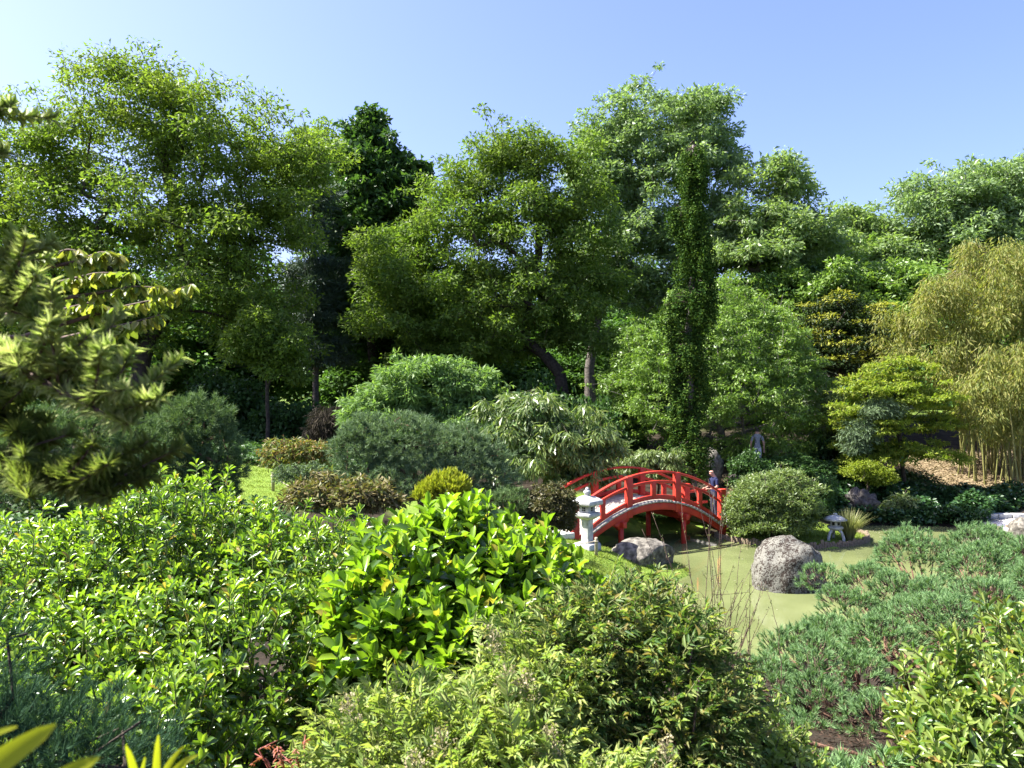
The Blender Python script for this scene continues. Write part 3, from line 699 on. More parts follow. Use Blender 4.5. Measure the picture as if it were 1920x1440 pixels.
# ------------------------------------------------------------------ people
def person(label, loc, heading, joints, rad, edges, colour, shirt, lower, hairmat, sleeve_z=None):
    names = list(joints); me = bpy.data.meshes.new('body_skel')
    me.from_pydata([joints[k] for k in names], [(names.index(a), names.index(b)) for a, b in edges], [])
    o = bpy.data.objects.new('person_skel', me); COL.objects.link(o)
    sk = o.modifiers.new('skin', 'SKIN'); sk.use_smooth_shade = True; sk.branch_smoothing = .6
    if not me.skin_vertices: me.skin_vertices.new()
    for i, k in enumerate(names):
        r = rad[k]; me.skin_vertices[0].data[i].radius = r if isinstance(r, tuple) else (r, r)
        me.skin_vertices[0].data[i].use_root = (k == 'pelvis')
    sb = o.modifiers.new('sub', 'SUBSURF'); sb.levels = 2; sb.render_levels = 2
    dg = bpy.context.evaluated_depsgraph_get(); bm = bpy.data.meshes.new_from_object(o.evaluated_get(dg))
    bpy.data.objects.remove(o)
    bm.name = 'body'; bm.materials.clear()
    for m in ('skin', shirt, lower, hairmat): bm.materials.append(M[m])
    for p in bm.polygons: p.material_index = colour(p.center)
    root = thing('person', label, 'person', loc); root.rotation_euler = (0, 0, heading)
    b = link('body', bm, root)
    return root
def body(arm_l, arm_r, head_tilt=.1, fem=1.0):
    j = {'pelvis': (0, 0, .96), 'waist': (0, 0, 1.10), 'chest': (.0, 0, 1.30), 'should': (0, 0, 1.43), 'neck': (.01, 0, 1.51), 'headb': (.03 + head_tilt * .3, 0, 1.58), 'head': (.045 + head_tilt * .6, 0, 1.65), 'crown': (.02 + head_tilt * .8, 0, 1.715),
         'nose': (.13 + head_tilt * .6, 0, 1.61)}
    r = {'pelvis': (.155, .12), 'waist': (.15, .115), 'chest': (.17, .125), 'should': (.12, .09), 'neck': .068, 'headb': (.085, .095), 'head': (.095, .112), 'crown': (.07, .08), 'nose': .018}
    e = [('pelvis', 'waist'), ('waist', 'chest'), ('chest', 'should'), ('should', 'neck'), ('neck', 'headb'), ('headb', 'head'), ('head', 'crown'), ('headb', 'nose')]
    for s, nm, arm in ((1, 'l', arm_l), (-1, 'r', arm_r)):
        pts = [('sh', (0, s * .17, 1.42), .07)] + arm
        prev = 'should'
        for k, p, rr in pts:
            q = p if k == 'sh' else (p[0], s * p[1], p[2])
            j[k + nm] = q; r[k + nm] = rr; e.append((prev, k + nm)); prev = k + nm
        hand = np.array(j['ha' + nm]); wr = np.array(j['wr' + nm]); d = unit(hand - wr); sd = np.array([0, s, 0.])
        for f, (off, ln) in enumerate(((-.03, .07), (-.01, .085), (.012, .08), (.032, .06))):
            a = hand + sd * off + d * .03; b = a + d * ln * .5 + np.array([0, 0, -.012]); c = b + d * ln * .35 + np.array([0, 0, -.03])
            for kk, q in (('a', a), ('b', b), ('c', c)): j[f'f{f}{kk}{nm}'] = tuple(q); r[f'f{f}{kk}{nm}'] = .0095
            e += [('ha' + nm, f'f{f}a{nm}'), (f'f{f}a{nm}', f'f{f}b{nm}'), (f'f{f}b{nm}', f'f{f}c{nm}')]
        a = wr + d * .03 - sd * .035; b = a + d * .04 - sd * .02
        for kk, q in (('a', a), ('b', b)): j[f't{kk}{nm}'] = tuple(q); r[f't{kk}{nm}'] = .011
        e += [('wr' + nm, 'ta' + nm), ('ta' + nm, 'tb' + nm)]
        leg = [('hip', (0, s * .095, .90), .095), ('knee', (.03, s * .10, .50), .062), ('calf', (.0, s * .10, .36), .06), ('ank', (-.02, s * .10, .09), .042), ('toe', (.15, s * .12, .035), (.045, .032))]
        prev = 'pelvis'
        for k, p, rr in leg: j[k + nm] = p; r[k + nm] = rr; e.append((prev, k + nm)); prev = k + nm
    return j, r, e
am = [('el', (.02, .24, 1.15), .048), ('wr', (.24, .17, 1.08), .032), ('ha', (.31, .14, 1.09), (.04, .02))]
j, r, e = body(am, am, .12)
def colr(c):
    if c.z > 1.665 and c.x < .12: return 3 if c.x < .02 else 0
    if c.z > 1.49: return 0
    if c.x > .15 and c.z > 1.02 or (abs(c.y) > .185 and c.z < 1.22 and c.z > 1.0): return 0
    return 1 if c.z > .98 else 2
mx, my = bp(3.65, .75, 0)[:2]
man = person('man in navy polo shirt looking down at the right end of the red bridge', (mx, my, slabt), R(196), j, r, e, colr, 'navy', 'trouser', 'hair')
am2 = [('el', (-.03, .25, 1.15), .048), ('wr', (.04, .27, .92), .032), ('ha', (.06, .27, .84), (.035, .02))]
j, r, e = body(am2, am2, .02)
def colr2(c):
    if c.z > 1.6 and c.x < .09 or c.z > 1.7: return 3
    if c.z > 1.49: return 0
    if abs(c.y) > .195 and c.z < 1.22: return 0
    return 1 if c.z > .93 else (2 if c.z > .5 else 0)
px2 = W(1420, 830, 32.3); zf = CAMZ - (806 - CY) / FPX * 31.5 - 1.47
person('person in pale grey shirt walking away under the dome tree', (px2[0], 32.3, gz(px2[0], 32.3)), R(75), j, r, e, colr2, 'greycloth', 'short', 'hair')

# house behind the trees at the right, with its aerial
hb = W(1700, 560, 66); hz = gz(hb[0], 66)
ho = thing('house', 'tile roofed house half hidden behind the pale trees at the right', 'house', (hb[0], 66, hz))
hx = hb[0]; eave = CAMZ + (720 - 500) / FPX * 64; ridge = CAMZ + (720 - 452) / FPX * 66
part('wall', *box((hx, 67, (hz + eave) / 2 - .2), (7, 4, (eave - hz) / 2 + .2)), M['plaster'], ho)
V = np.array([(hx - 7.5, 62.6, eave - .1), (hx + 7.5, 62.6, eave - .1), (hx + 7.5, 67, ridge), (hx - 7.5, 67, ridge), (hx + 7.5, 71.4, eave - .1), (hx - 7.5, 71.4, eave - .1),
              (hx - 7.5, 62.6, eave + .1), (hx + 7.5, 62.6, eave + .1), (hx + 7.5, 67, ridge + .2), (hx - 7.5, 67, ridge + .2), (hx + 7.5, 71.4, eave + .1), (hx - 7.5, 71.4, eave + .1)])
ro = part('roof', V, [(0, 1, 2, 3), (3, 2, 4, 5), (6, 9, 8, 7), (9, 11, 10, 8), (0, 6, 7, 1), (5, 4, 10, 11), (0, 3, 9, 6), (3, 5, 11, 9), (1, 7, 8, 2), (2, 8, 10, 4)], M['tile'], ho)
for k in range(4):
    w = part('window', *box((hx - 5 + 3.2 * k, 62.97, eave - 1.9), (.6, .05, .8)), M['hole'], ho)
    part('frame', *merge([box((hx - 5 + 3.2 * k, 62.9, eave - 1.9), (.03, .03, .8)), box((hx - 5 + 3.2 * k, 62.9, eave - 2.7), (.7, .06, .05))]), M['plaster'], w)
ax0 = W(1556, 400, 66); ap = np.array([ax0[0], 66.0, eave]); 
part('aerial', *merge([path_tube([ap, (ap[0], 66, ax0[2])], .05, 6), path_tube([(ap[0] - .9, 66, ax0[2] - .1), (ap[0] + .3, 66, ax0[2] - .1)], .04, 6)] + [path_tube([(ap[0] + dx, 66, ax0[2] - .4), (ap[0] + dx, 66, ax0[2] + .15)], .03, 5) for dx in (-.85, -.5, -.1, .25)]), M['metal'], ho)
# ------------------------------------------------------------------ far and middle trees
tree('locust_tree', 'tall spreading light green tree with dark forked trunk at the left', 'tree', 36, 258,
     [(230, 230, 150, 120), (80, 310, 150, 120), (410, 270, 140, 110), (330, 420, 210, 130), (90, 460, 180, 130), (490, 420, 120, 150), (260, 160, 80, 60), (570, 320, 70, 90), (-60, 370, 130, 160), (400, 560, 170, 100), (120, 580, 150, 100), (200, 640, 120, 60), (480, 640, 90, 60)],
     'locust', 520, 72000, 1.15, .17, .5, .42, 1, rmin=.25, trunk_pts=[(262, 700), (275, 640), (310, 590), (345, 540), (340, 450), (320, 360), (300, 280)], flat=.55)
tree('broadleaf_tree', 'dark dense pointed maple standing against the sky left of centre', 'tree', 45, 700,
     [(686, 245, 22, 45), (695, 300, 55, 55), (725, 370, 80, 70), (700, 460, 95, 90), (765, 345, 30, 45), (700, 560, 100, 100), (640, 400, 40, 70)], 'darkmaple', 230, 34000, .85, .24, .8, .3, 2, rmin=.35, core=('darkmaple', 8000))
tree('pine_tree', 'thin grey-green pine between the left tree and the dark maple', 'tree', 42, 592,
     [(588, 380, 32, 60), (580, 450, 45, 50), (596, 520, 55, 50), (585, 590, 60, 50), (600, 660, 60, 50)], 'greypine', 110, 16000, .8, .3, .12, .16, 3, bark='bark_grey', flat=.4, trunk_pts=[(592, 600), (590, 500), (588, 400), (588, 330)], droop=.0)
tree('broadleaf_tree', 'pale green tree filling the skyline between the left tree and the dark maple', 'tree', 49, 640,
     [(600, 280, 55, 55), (640, 330, 45, 70), (560, 340, 60, 70), (620, 430, 70, 90)], 'locust', 90, 12000, 1.0, .2, .5, .2, 4)
tree('locust_tree', 'broad yellowish green tree in the centre with leaning dark trunk', 'tree', 39, 1068,
     [(930, 335, 90, 80), (1020, 300, 85, 65), (860, 420, 105, 85), (760, 475, 85, 60), (1000, 430, 130, 100), (820, 560, 140, 90), (960, 560, 150, 100), (1075, 560, 100, 110), (1090, 420, 80, 100), (880, 650, 140, 50), (740, 600, 80, 60), (1060, 640, 90, 40)],
     'locust2', 460, 62000, .95, .17, .5, .36, 5, rmin=.28, trunk_pts=[(1050, 700), (1020, 665), (985, 640), (985, 580), (1010, 480), (1010, 400), (1000, 330)], flat=.55)
tree('silver_maple', 'tallest pale silvery green tree rising behind the weeping conifer', 'tree', 48, 1108,
     [(1240, 215, 100, 70), (1155, 260, 75, 75), (1330, 225, 50, 65), (1120, 350, 85, 100), (1250, 330, 125, 110), (1200, 460, 150, 90), (1355, 330, 55, 95), (1340, 450, 100, 80), (1130, 540, 90, 80), (1280, 560, 110, 60)],
     'pale', 380, 56000, 1.0, .21, .5, .36, 6, bark='bark_grey', rmin=.3, trunk_pts=[(1105, 690), (1120, 600), (1160, 480), (1200, 380), (1230, 280)])
tree('silver_maple', 'loose pale tree with sky showing through right of the weeping conifer', 'tree', 45, 1385,
     [(1440, 330, 70, 50), (1485, 355, 45, 45), (1410, 400, 60, 60), (1480, 430, 90, 55), (1420, 480, 110, 50), (1520, 480, 50, 40)], 'pale2', 130, 13000, .9, .22, .5, .22, 7, rmin=.3, bark='bark_grey')
tree('silver_maple', 'small pale tree on the skyline below the roof aerial', 'tree', 50, 1620, [(1600, 425, 45, 40), (1560, 460, 60, 35), (1640, 450, 50, 40), (1600, 490, 110, 40)], 'pale2', 110, 13000, .85, .22, .5, .2, 8)
tree('silver_maple', 'wide pale green tree at the right edge above the bamboo', 'tree', 48, 1830,
     [(1745, 385, 65, 70), (1820, 370, 75, 65), (1900, 355, 70, 60), (1770, 460, 110, 60), (1890, 450, 100, 70), (1980, 400, 80, 100), (1700, 490, 70, 40)], 'pale', 260, 36000, 1.0, .22, .5, .3, 9, bark='bark_grey')
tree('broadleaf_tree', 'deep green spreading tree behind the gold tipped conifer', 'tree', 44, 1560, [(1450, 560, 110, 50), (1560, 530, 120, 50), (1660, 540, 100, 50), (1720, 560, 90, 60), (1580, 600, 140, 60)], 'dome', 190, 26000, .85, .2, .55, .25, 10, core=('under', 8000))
tree('broadleaf_tree', 'young light green tree in front of the dark wood at left centre', 'tree', 33, 500, [(490, 620, 45, 45), (470, 660, 45, 45), (520, 690, 50, 45), (540, 640, 35, 35)], 'locust', 70, 6500, .6, .16, .5, .1, 11)
# dark wood closing the view under the tall trees: three kinds built once, then copied one by one
def copy_tree(o, parent=None):
    c = o.copy(); COL.objects.link(c); c.parent = parent
    for ch in o.children: copy_tree(ch, c)
    return c
def plant_row(rows, labels, group, protos, text):
    """rows: (px centre, px top, px half width, Y); each copy is scaled to its own size and turned"""
    used = set(); rng = np.random.default_rng(len(rows))
    for k, (px, ptop, hw, Y) in enumerate(rows):
        pr, H0, W0 = protos[k % len(protos)]; x = (px - CX) / FPX * Y; z = gz(x, Y) - .1; H = CAMZ - (ptop - CY) / FPX * Y - z; w = hw / FPX * Y
        o = pr if id(pr) not in used else copy_tree(pr); used.add(id(pr))
        o.location = (x, Y, z); o.scale = (w / W0, w / W0, H / H0); o.rotation_euler = (0, 0, rng.uniform(0, 6.28)); o['label'] = text + labels[k]; o['group'] = group
def proto(name, cat, lobes, mat, nc, nl, clump, leaf, seed, tr):
    rng = np.random.default_rng(seed); lb = np.array(lobes, float); cent, nn, rr = sample_lobes(lb, nc, rng, rmin=.3, zlo=-.8); root = thing(name, 'dark tree', cat, (0, 0, 0)); top = lb[:, 2].max()
    tp = np.c_[rng.normal(size=(7, 2)) * .12 * np.linspace(0, 1, 7)[:, None], np.linspace(0, top, 7)]; V, F = skeleton(tp[0], tp, cent, rng, tr); part('trunk', V, F, M['bark'], root, smooth=True)
    P, D, N_, L, Wd = leaf_cloud(cent, nl, clump, .6, leaf, .6, rng); ok = P[:, 2] > .05; V, F = instance(T_RH, P[ok], D[ok], N_[ok], L[ok], Wd[ok]); part('crown', V, F, M[mat], root, kind='stuff')
    return root, float((lb[:, 2] + lb[:, 5]).max()), float((lb[:, 0] + lb[:, 3]).max())
tall = [proto('woodland_tree', 'tree', [(0, 0, 7.5, 2.6, 2.6, 3.2), (-1.6, .8, 5.0, 2.2, 2.2, 3.0), (1.7, -.6, 4.6, 2.3, 2.2, 3.0), (.3, -1.4, 3.2, 2.2, 2.0, 2.4), (-.6, 1.5, 3.0, 2.2, 2.2, 2.4)], 'wood_green', 170, 17000, 1.0, .30, 301 + q, .2) for q in range(3)]
wood = [(-30, 400, 170, 48), (150, 520, 160, 50), (330, 530, 150, 47), (480, 500, 130, 51), (640, 530, 120, 48), (790, 550, 130, 47), (950, 610, 120, 50), (1090, 580, 120, 53), (1240, 530, 130, 54), (1400, 540, 120, 52)]
wl_ = ['at the far left edge', 'left of the forked trunk', 'right of the forked trunk', 'behind the young light green tree', 'under the thin grey-green pine', 'under the dark maple', 'behind the bright green acacia', 'beside the leaning trunk', 'behind the weeping conifer', 'behind the loose pale tree']
plant_row(wood, wl_, 'trees of the dark wood', tall, 'shaded dark green tree of the wood ')
FARL = ['the far left trees', 'the forked trunk tree', 'the thin grey-green pine', 'the dark pointed maple', 'the leaning trunk', 'the tallest silvery tree', 'the dome tree', 'the gold tipped conifer', 'the bamboo grove']
far = [proto('woodland_tree', 'tree', [(0, 0, 9, 3.5, 3.5, 4.0), (-2, 1, 6, 3.2, 3, 4), (2.2, -.8, 5, 3.2, 3, 4), (0, -1.6, 3.2, 3.6, 3, 3.0)], 'wood_green', 150, 12000, 1.5, .42, 311, .3)]
plant_row([(-60 + 250 * k, [400, 430, 450, 470, 500, 500, 500, 480, 450][k], 190, 62 + (k % 2) * 4) for k in range(9)], FARL, 'far trees seen through gaps', far, 'far dull green tree in the wood behind ')
low = [proto('understory_shrub', 'shrub', [(0, 0, 1.0, 1.0, .9, .8), (-.7, .2, .7, .9, .8, .7), (.7, -.2, .65, .9, .8, .65), (0, -.5, .5, .9, .7, .5)], 'under', 120, 8500, .34, .15, 321 + q, .06) for q in range(2)]
shr = [(60, 735, 150, 34), (470, 710, 95, 37), (560, 745, 85, 35), (390, 690, 95, 38), (700, 720, 95, 37), (1000, 700, 85, 36), (1110, 730, 65, 34), (1560, 770, 65, 34.5), (1545, 885, 38, 29.0), (1500, 850, 75, 31.8), (1230, 950, 75, 28.9), (1150, 945, 55, 28.3), (1310, 920, 50, 29.6), (1415, 842, 50, 30.8), (1180, 750, 60, 37), (880, 720, 70, 38), (250, 730, 90, 36)]
sl_ = ['behind the left conifer branch', 'beyond the left lawn', 'beside the bare drooping bush', 'right of the forked trunk', 'behind the bright green acacia', 'behind the glossy loquat', 'left of the dome tree trunk', 'at the right foot of the dome tree', 'clipped small beside the round azalea', 'behind the round azalea', 'seen through the arch of the bridge', 'behind the left end of the bridge', 'behind the right half of the bridge', 'in front of the person under the dome tree', 'at the left foot of the dome tree', 'under the central leaning tree', 'at the foot of the forked trunk']
plant_row(shr, sl_, 'dark shrubs under the trees', low, 'dark shaded shrub ')

# dome tree
dome = [(1335, 660, 125, 128), (1330, 700, 165, 120), (1240, 700, 90, 110), (1410, 690, 110, 130), (1330, 740, 190, 100), (1480, 770, 85, 100), (1180, 750, 45, 75), (1430, 830, 120, 45), (1530, 830, 45, 50), (1215, 800, 60, 50)]
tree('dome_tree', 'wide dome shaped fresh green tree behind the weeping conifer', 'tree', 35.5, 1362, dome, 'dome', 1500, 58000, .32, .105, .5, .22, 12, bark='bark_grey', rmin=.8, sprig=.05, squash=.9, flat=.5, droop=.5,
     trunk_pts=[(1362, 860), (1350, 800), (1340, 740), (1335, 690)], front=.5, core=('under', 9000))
# weeping conifer column
def weeping():
    rng = np.random.default_rng(77); Y = 29.5; bx = (1298 - CX) / FPX * Y; base = np.array([bx, Y, gz(bx, Y) - .1])
    root = thing('weeping_conifer', 'tall narrow weeping conifer with hanging mossy green branches in the centre', 'tree', base)
    sp = np.array([(1298, 880), (1296, 800), (1294, 700), (1290, 640), (1296, 560), (1302, 480), (1298, 400), (1300, 330), (1300, 272)], float)
    T = np.array([W(p[0], p[1], Y) for p in sp]); T[0] = base
    tt = np.linspace(0, 1, 28); s = np.linspace(0, 1, len(T)); TR = np.stack([np.interp(tt, s, T[:, k]) for k in range(3)], 1)
    V, F = path_tube(TR, np.linspace(.2, .05, 28), 9); part('trunk', V, F, M['bark_grey'], root, smooth=True)
    # width of the hanging curtain along the height (pixels left, right)
    prof = [(275, 22, 25), (330, 25, 28), (400, 28, 30), (470, 32, 32), (520, 50, 38), (560, 58, 32), (600, 32, 28), (650, 30, 32), (700, 48, 30), (740, 55, 30), (790, 45, 35), (830, 42, 38), (865, 40, 25)]
    prof = np.array(prof, float); prof[:, 1:] *= .85; P, D = [], []; BA_, BB_ = [], []
    for i in range(560):
        y = rng.uniform(275, 860) if i > 110 else rng.uniform(270, 560)
        cx = np.interp(y, sp[::-1, 1], sp[::-1, 0]); l, r_ = np.interp(y, prof[:, 0], prof[:, 1]), np.interp(y, prof[:, 0], prof[:, 2])
        a = rng.uniform(0, 2 * math.pi); rr = rng.random() ** .6
        ex = math.cos(a) * (r_ if math.cos(a) > 0 else l) * rr; ey = math.sin(a) * .7 * rr
        lump = mnoise.noise(Vector((y * .022, math.cos(a) * .8, 3.7))) + .5 * mnoise.noise(Vector((y * .06, math.sin(a), 9.1)))
        if lump < -.3: continue
        ex *= (1 + .9 * lump) * (1.6 if rng.random() < .1 else 1); ey *= .7 + lump
        p0 = W(cx, y - 8, Y); p1 = W(cx + ex, y, Y) + np.array([0, ey, 0]); ln = rng.uniform(.5, 1.5)
        BA_.append(p0); BB_.append(p1)
        nn = int(rng.choice([30, 60, 120]) * ln); t = rng.random(nn); pend = p1[None] + np.c_[rng.normal(size=nn) * .06, rng.normal(size=nn) * .06, -t * ln]
        pend[:, :2] += (p1 - p0)[:2] * .15 * np.sin(t * 3)[:, None]
        P.append(pend); D.append(np.c_[rng.normal(size=(nn, 2)) * .8, rng.uniform(-1.0, .35, nn)])
    P = np.concatenate(P); D = unit(np.concatenate(D)); ok = P[:, 2] > ground(P[:, 0], P[:, 1]) + .2; P, D = P[ok], D[ok]
    Pn = np.repeat(P, 2, 0) + rng.normal(size=(len(P) * 2, 3)) * .05; Dn = unit(np.repeat(D, 2, 0) + rng.normal(size=(len(P) * 2, 3)) * .5)
    V, F = instance(T_RH, Pn, Dn, perp(Dn, rng), rng.uniform(.08, .15, len(Pn)), .06); part('foliage', V, F, M['weepcon'], root, kind='stuff')
    V, F = tubes(BA_, BB_, .02, .012, 5); part('branches', V, F, M['bark'], root)
weeping()

tree('drooping_maple', 'low bright green drooping shrub just behind the bridge rail', 'shrub', 29.5, 1235, [(1230, 862, 50, 22), (1200, 876, 40, 20), (1265, 880, 35, 22)], 'azalea', 90, 9000, .3, .13, .3, .06, 13, droop=1.2, up=.6)
tree('loquat_shrub', 'shrub with pale drooping leaves left of the bridge', 'shrub', 26.8, 1020, [(990, 770, 60, 40), (950, 800, 60, 50), (1060, 820, 80, 60), (1000, 860, 90, 50), (1110, 840, 50, 50), (1080, 885, 70, 35)],
     'loquat', 260, 15000, .42, .2, .28, .1, 14, droop=1.0, up=.7, core=('under', 3500))
tree('acacia_tree', 'bright green rounded feathery tree behind the blue-green pine', 'tree', 28.5, 800, [(800, 720, 95, 55), (725, 760, 80, 45), (870, 750, 75, 60), (790, 790, 130, 45), (690, 780, 45, 30)],
     'acacia', 330, 30000, .38, .17, .3, .16, 15, rmin=.5, flat=.4, droop=.3, core=('under', 6000))
tree('drooping_bush', 'bare brown drooping bush at the edge of the dark wood', 'shrub', 30.5, 612, [(612, 790, 32, 24), (612, 812, 36, 20)], 'deadtwig', 70, 4200, .3, .2, .05, .05, 16, droop=1.2)

# ---- needle tufts
def needle_tufts(P, A, k, ln, wd, rng, cone=(.35, 1.1), T=T_TRI):
    """k needles round every shoot axis"""
    n = len(P); Pn = np.repeat(P, k, 0); An = np.repeat(A, k, 0); th = rng.uniform(cone[0], cone[1], n * k); q = perp(An, rng)
    D = unit(An * np.cos(th)[:, None] + q * np.sin(th)[:, None]); pos = Pn + An * (rng.random(n * k) * ln * .9)[:, None]
    return instance(T, pos, D, perp(D, rng), ln * rng.uniform(.7, 1.15, n * k), wd)
def pine(name, label, Y, basepx, lobes, mat, n, k, ln, wd, seed, cat='shrub', up=.6, rmin=.6, trunk=.1, bark='bark_red', group=None, world_lobes=None, front=.4, zlo=-.75):
    rng = np.random.default_rng(seed); lb = lobes_px(lobes, Y) if world_lobes is None else world_lobes
    bx = (basepx - CX) / FPX * Y; base = np.array([bx, Y, gz(bx, Y) - .1]); root = thing(name, label, cat, base, group)
    P, Nn, rr = sample_lobes(lb, n, rng, rmin=rmin, zlo=zlo, front=front)
    A = unit(Nn + np.array([0, 0, up]) + rng.normal(size=Nn.shape) * .3)
    V, F = needle_tufts(P, A, k, ln, wd, rng); part('needles', V, F, M[mat], root, kind='stuff')
    sub = P[rng.choice(n, min(n, 110), replace=False)] ; c = np.array([lb[:, 0].mean(), lb[:, 1].mean(), lb[:, 2].mean()])
    ts = np.linspace(0, 1, 5)[:, None]; tp = base + (c - base) * ts
    V, F = skeleton(base, tp, sub, rng, trunk, .008); part('trunk', V, F, M[bark], root, smooth=True)
    return root
pine('mountain_pine', 'spreading blue-green mountain pine left of the bridge', 20, 800, [(680, 850, 55, 55), (760, 830, 80, 50), (850, 850, 80, 50), (720, 890, 80, 45), (900, 890, 70, 50), (810, 900, 110, 45), (690, 815, 40, 35)], 'bluepine', 2300, 26, .15, .016, 101)
pine('mountain_pine', 'rounded mountain pine right of the forked trunk at the left lawn', 15.5, 370, [(370, 800, 65, 55), (405, 850, 45, 60), (330, 840, 60, 60), (390, 890, 60, 50), (370, 935, 75, 45)], 'midpine', 1900, 24, .13, .013, 102)
pine('mountain_pine', 'mountain pine behind the left conifer branch', 14.5, 180, [(170, 830, 90, 60), (90, 840, 90, 70), (260, 850, 60, 60), (20, 880, 90, 70), (200, 890, 110, 50), (60, 950, 110, 50), (200, 950, 110, 45)], 'midpine', 2700, 22, .13, .013, 103)
pine('dwarf_pine', 'small dark dwarf pine beside the clipped round bush', 18.5, 960, [(960, 945, 35, 28), (985, 975, 30, 25), (930, 950, 30, 25)], 'midpine', 420, 22, .11, .013, 104)
tree('small_nandina', 'small nandina with reddish tips beside the left lawn', 'shrub', 21.8, 555, [(530, 845, 32, 20), (585, 845, 28, 20), (556, 860, 50, 18)], 'nandsmall', 90, 3600, .26, .11, .35, .05, 17, rmin=.3, up=.6)
tree('grey_shrub', 'low grey green shrub below the small reddish nandina', 'shrub', 20.5, 560, [(560, 890, 35, 16), (590, 888, 25, 14)], 'silver', 50, 2500, .25, .08, .35, .03, 18)
tree('photinia_shrub', 'low orange brown leaved shrub behind the laurel hedge', 'shrub', 15, 640, [(590, 930, 50, 22), (660, 930, 55, 22), (715, 935, 35, 20)], 'orange', 130, 8500, .22, .10, .4, .04, 19, up=.5)
# yellow conifer: upright sprays
def plume(name, label, Y, basepx, lobes, mat, n, ln, seed, cat='shrub'):
    rng = np.random.default_rng(seed); lb = lobes_px(lobes, Y); bx = (basepx - CX) / FPX * Y; base = np.array([bx, Y, gz(bx, Y)]); root = thing(name, label, cat, base)
    P, Nn, rr = sample_lobes(lb, n, rng, rmin=.55, zlo=-.3); A = unit(Nn * .5 + np.array([0, 0, 1.0]) + rng.normal(size=Nn.shape) * .2)
    V, F = needle_tufts(P, A, 10, ln, .02, rng, (.1, .6), T_RH); part('foliage', V, F, M[mat], root, kind='stuff')
    V, F = skeleton(base, base + (lb[:, :3].mean(0) - base) * np.linspace(0, 1, 4)[:, None], P[:60], rng, .06, .008); part('trunk', V, F, M['bark'], root)
plume('golden_conifer', 'small golden yellow conifer behind the laurel bush', 12.5, 835, [(835, 920, 38, 26), (805, 935, 25, 22), (865, 938, 22, 20)], 'goldcon', 900, .09, 105)
tree('clipped_bush', 'dark clipped round bush left of the tall stone lantern', 'shrub', 18.6, 1028, [(1030, 960, 48, 48)], 'ball', 260, 12000, .13, .06, .5, .05, 21, rmin=.75, core=('under', 3000))
tree('azalea_bush', 'large round light green azalea on the bank right of the bridge', 'shrub', 25.9, 1450, [(1455, 935, 75, 48), (1410, 960, 45, 45), (1492, 965, 34, 36), (1445, 975, 76, 30)], 'azalea', 560, 20000, .22, .085, .42, .08, 22, rmin=.72, up=.7, core=('under', 5000), droop=-.3)

# ornamental grass
def grass_clump():
    rng = np.random.default_rng(9); c = W(1592, 1018, 25.65); z = gz(c[0], c[1]); root = thing('ornamental_grass', 'arching straw green ornamental grass clump beside the small lantern', 'grass', (c[0], c[1], z))
    parts = []
    for i in range(620):
        a = rng.uniform(0, 2 * math.pi); le = rng.uniform(.65, 1.2); lean = rng.random() ** .7 * .75; P0 = np.array([c[0], c[1], z]) + np.array([math.cos(a), math.sin(a), 0]) * rng.random() * .12
        d = np.array([math.cos(a), math.sin(a), 0]); t = np.linspace(0, 1, 4)
        P = P0 + d * (lean * le * t ** 1.5)[:, None] + np.array([0, 0, 1]) * (le * (t - .35 * lean * t ** 2))[:, None]
        s = np.cross(d, [0, 0, 1]) * np.array([.008, .008, .006, .001])[:, None]
        V = np.concatenate([P - s, P + s]); parts.append((V, np.array([(0, 1, 5, 4), (1, 2, 6, 5), (2, 3, 7, 6)])))
    V, F = merge(parts); part('blades', V, F, M['drygrass'], root, kind='stuff')
grass_clump()

# right-hand side
tree('maple_tree', 'layered yellow green maple behind the small lantern', 'tree', 32, 1700, [(1640, 725, 65, 26), (1725, 750, 75, 30), (1640, 795, 75, 30), (1765, 795, 50, 28), (1700, 850, 90, 28), (1610, 850, 45, 25), (1690, 695, 60, 18), (1590, 770, 35, 25)], 'ymaple', 200, 19000, .5, .11, .55, .1, 23, flat=.22, up=1.2, core=('under', 1500), sprig=.35)
tree('silver_shrub', 'silvery grey leaved shrub beneath the yellow green maple', 'shrub', 31.2, 1630, [(1615, 815, 28, 26), (1650, 770, 30, 20), (1605, 838, 22, 16)], 'silver', 110, 6000, .35, .12, .3, .06, 24, droop=.6)
tree('golden_shrub', 'bright yellow green shrub on the shaded bank below the maple', 'shrub', 30.4, 1625, [(1625, 885, 34, 22), (1650, 900, 25, 18)], 'ygreen', 90, 5000, .25, .08, .5, .04, 25)
tree('green_shrub', 'fresh green shrub between the dome tree and the maple', 'shrub', 33.5, 1580, [(1575, 760, 40, 35), (1590, 800, 40, 40)], 'azalea', 90, 6000, .35, .12, .4, .06, 26)
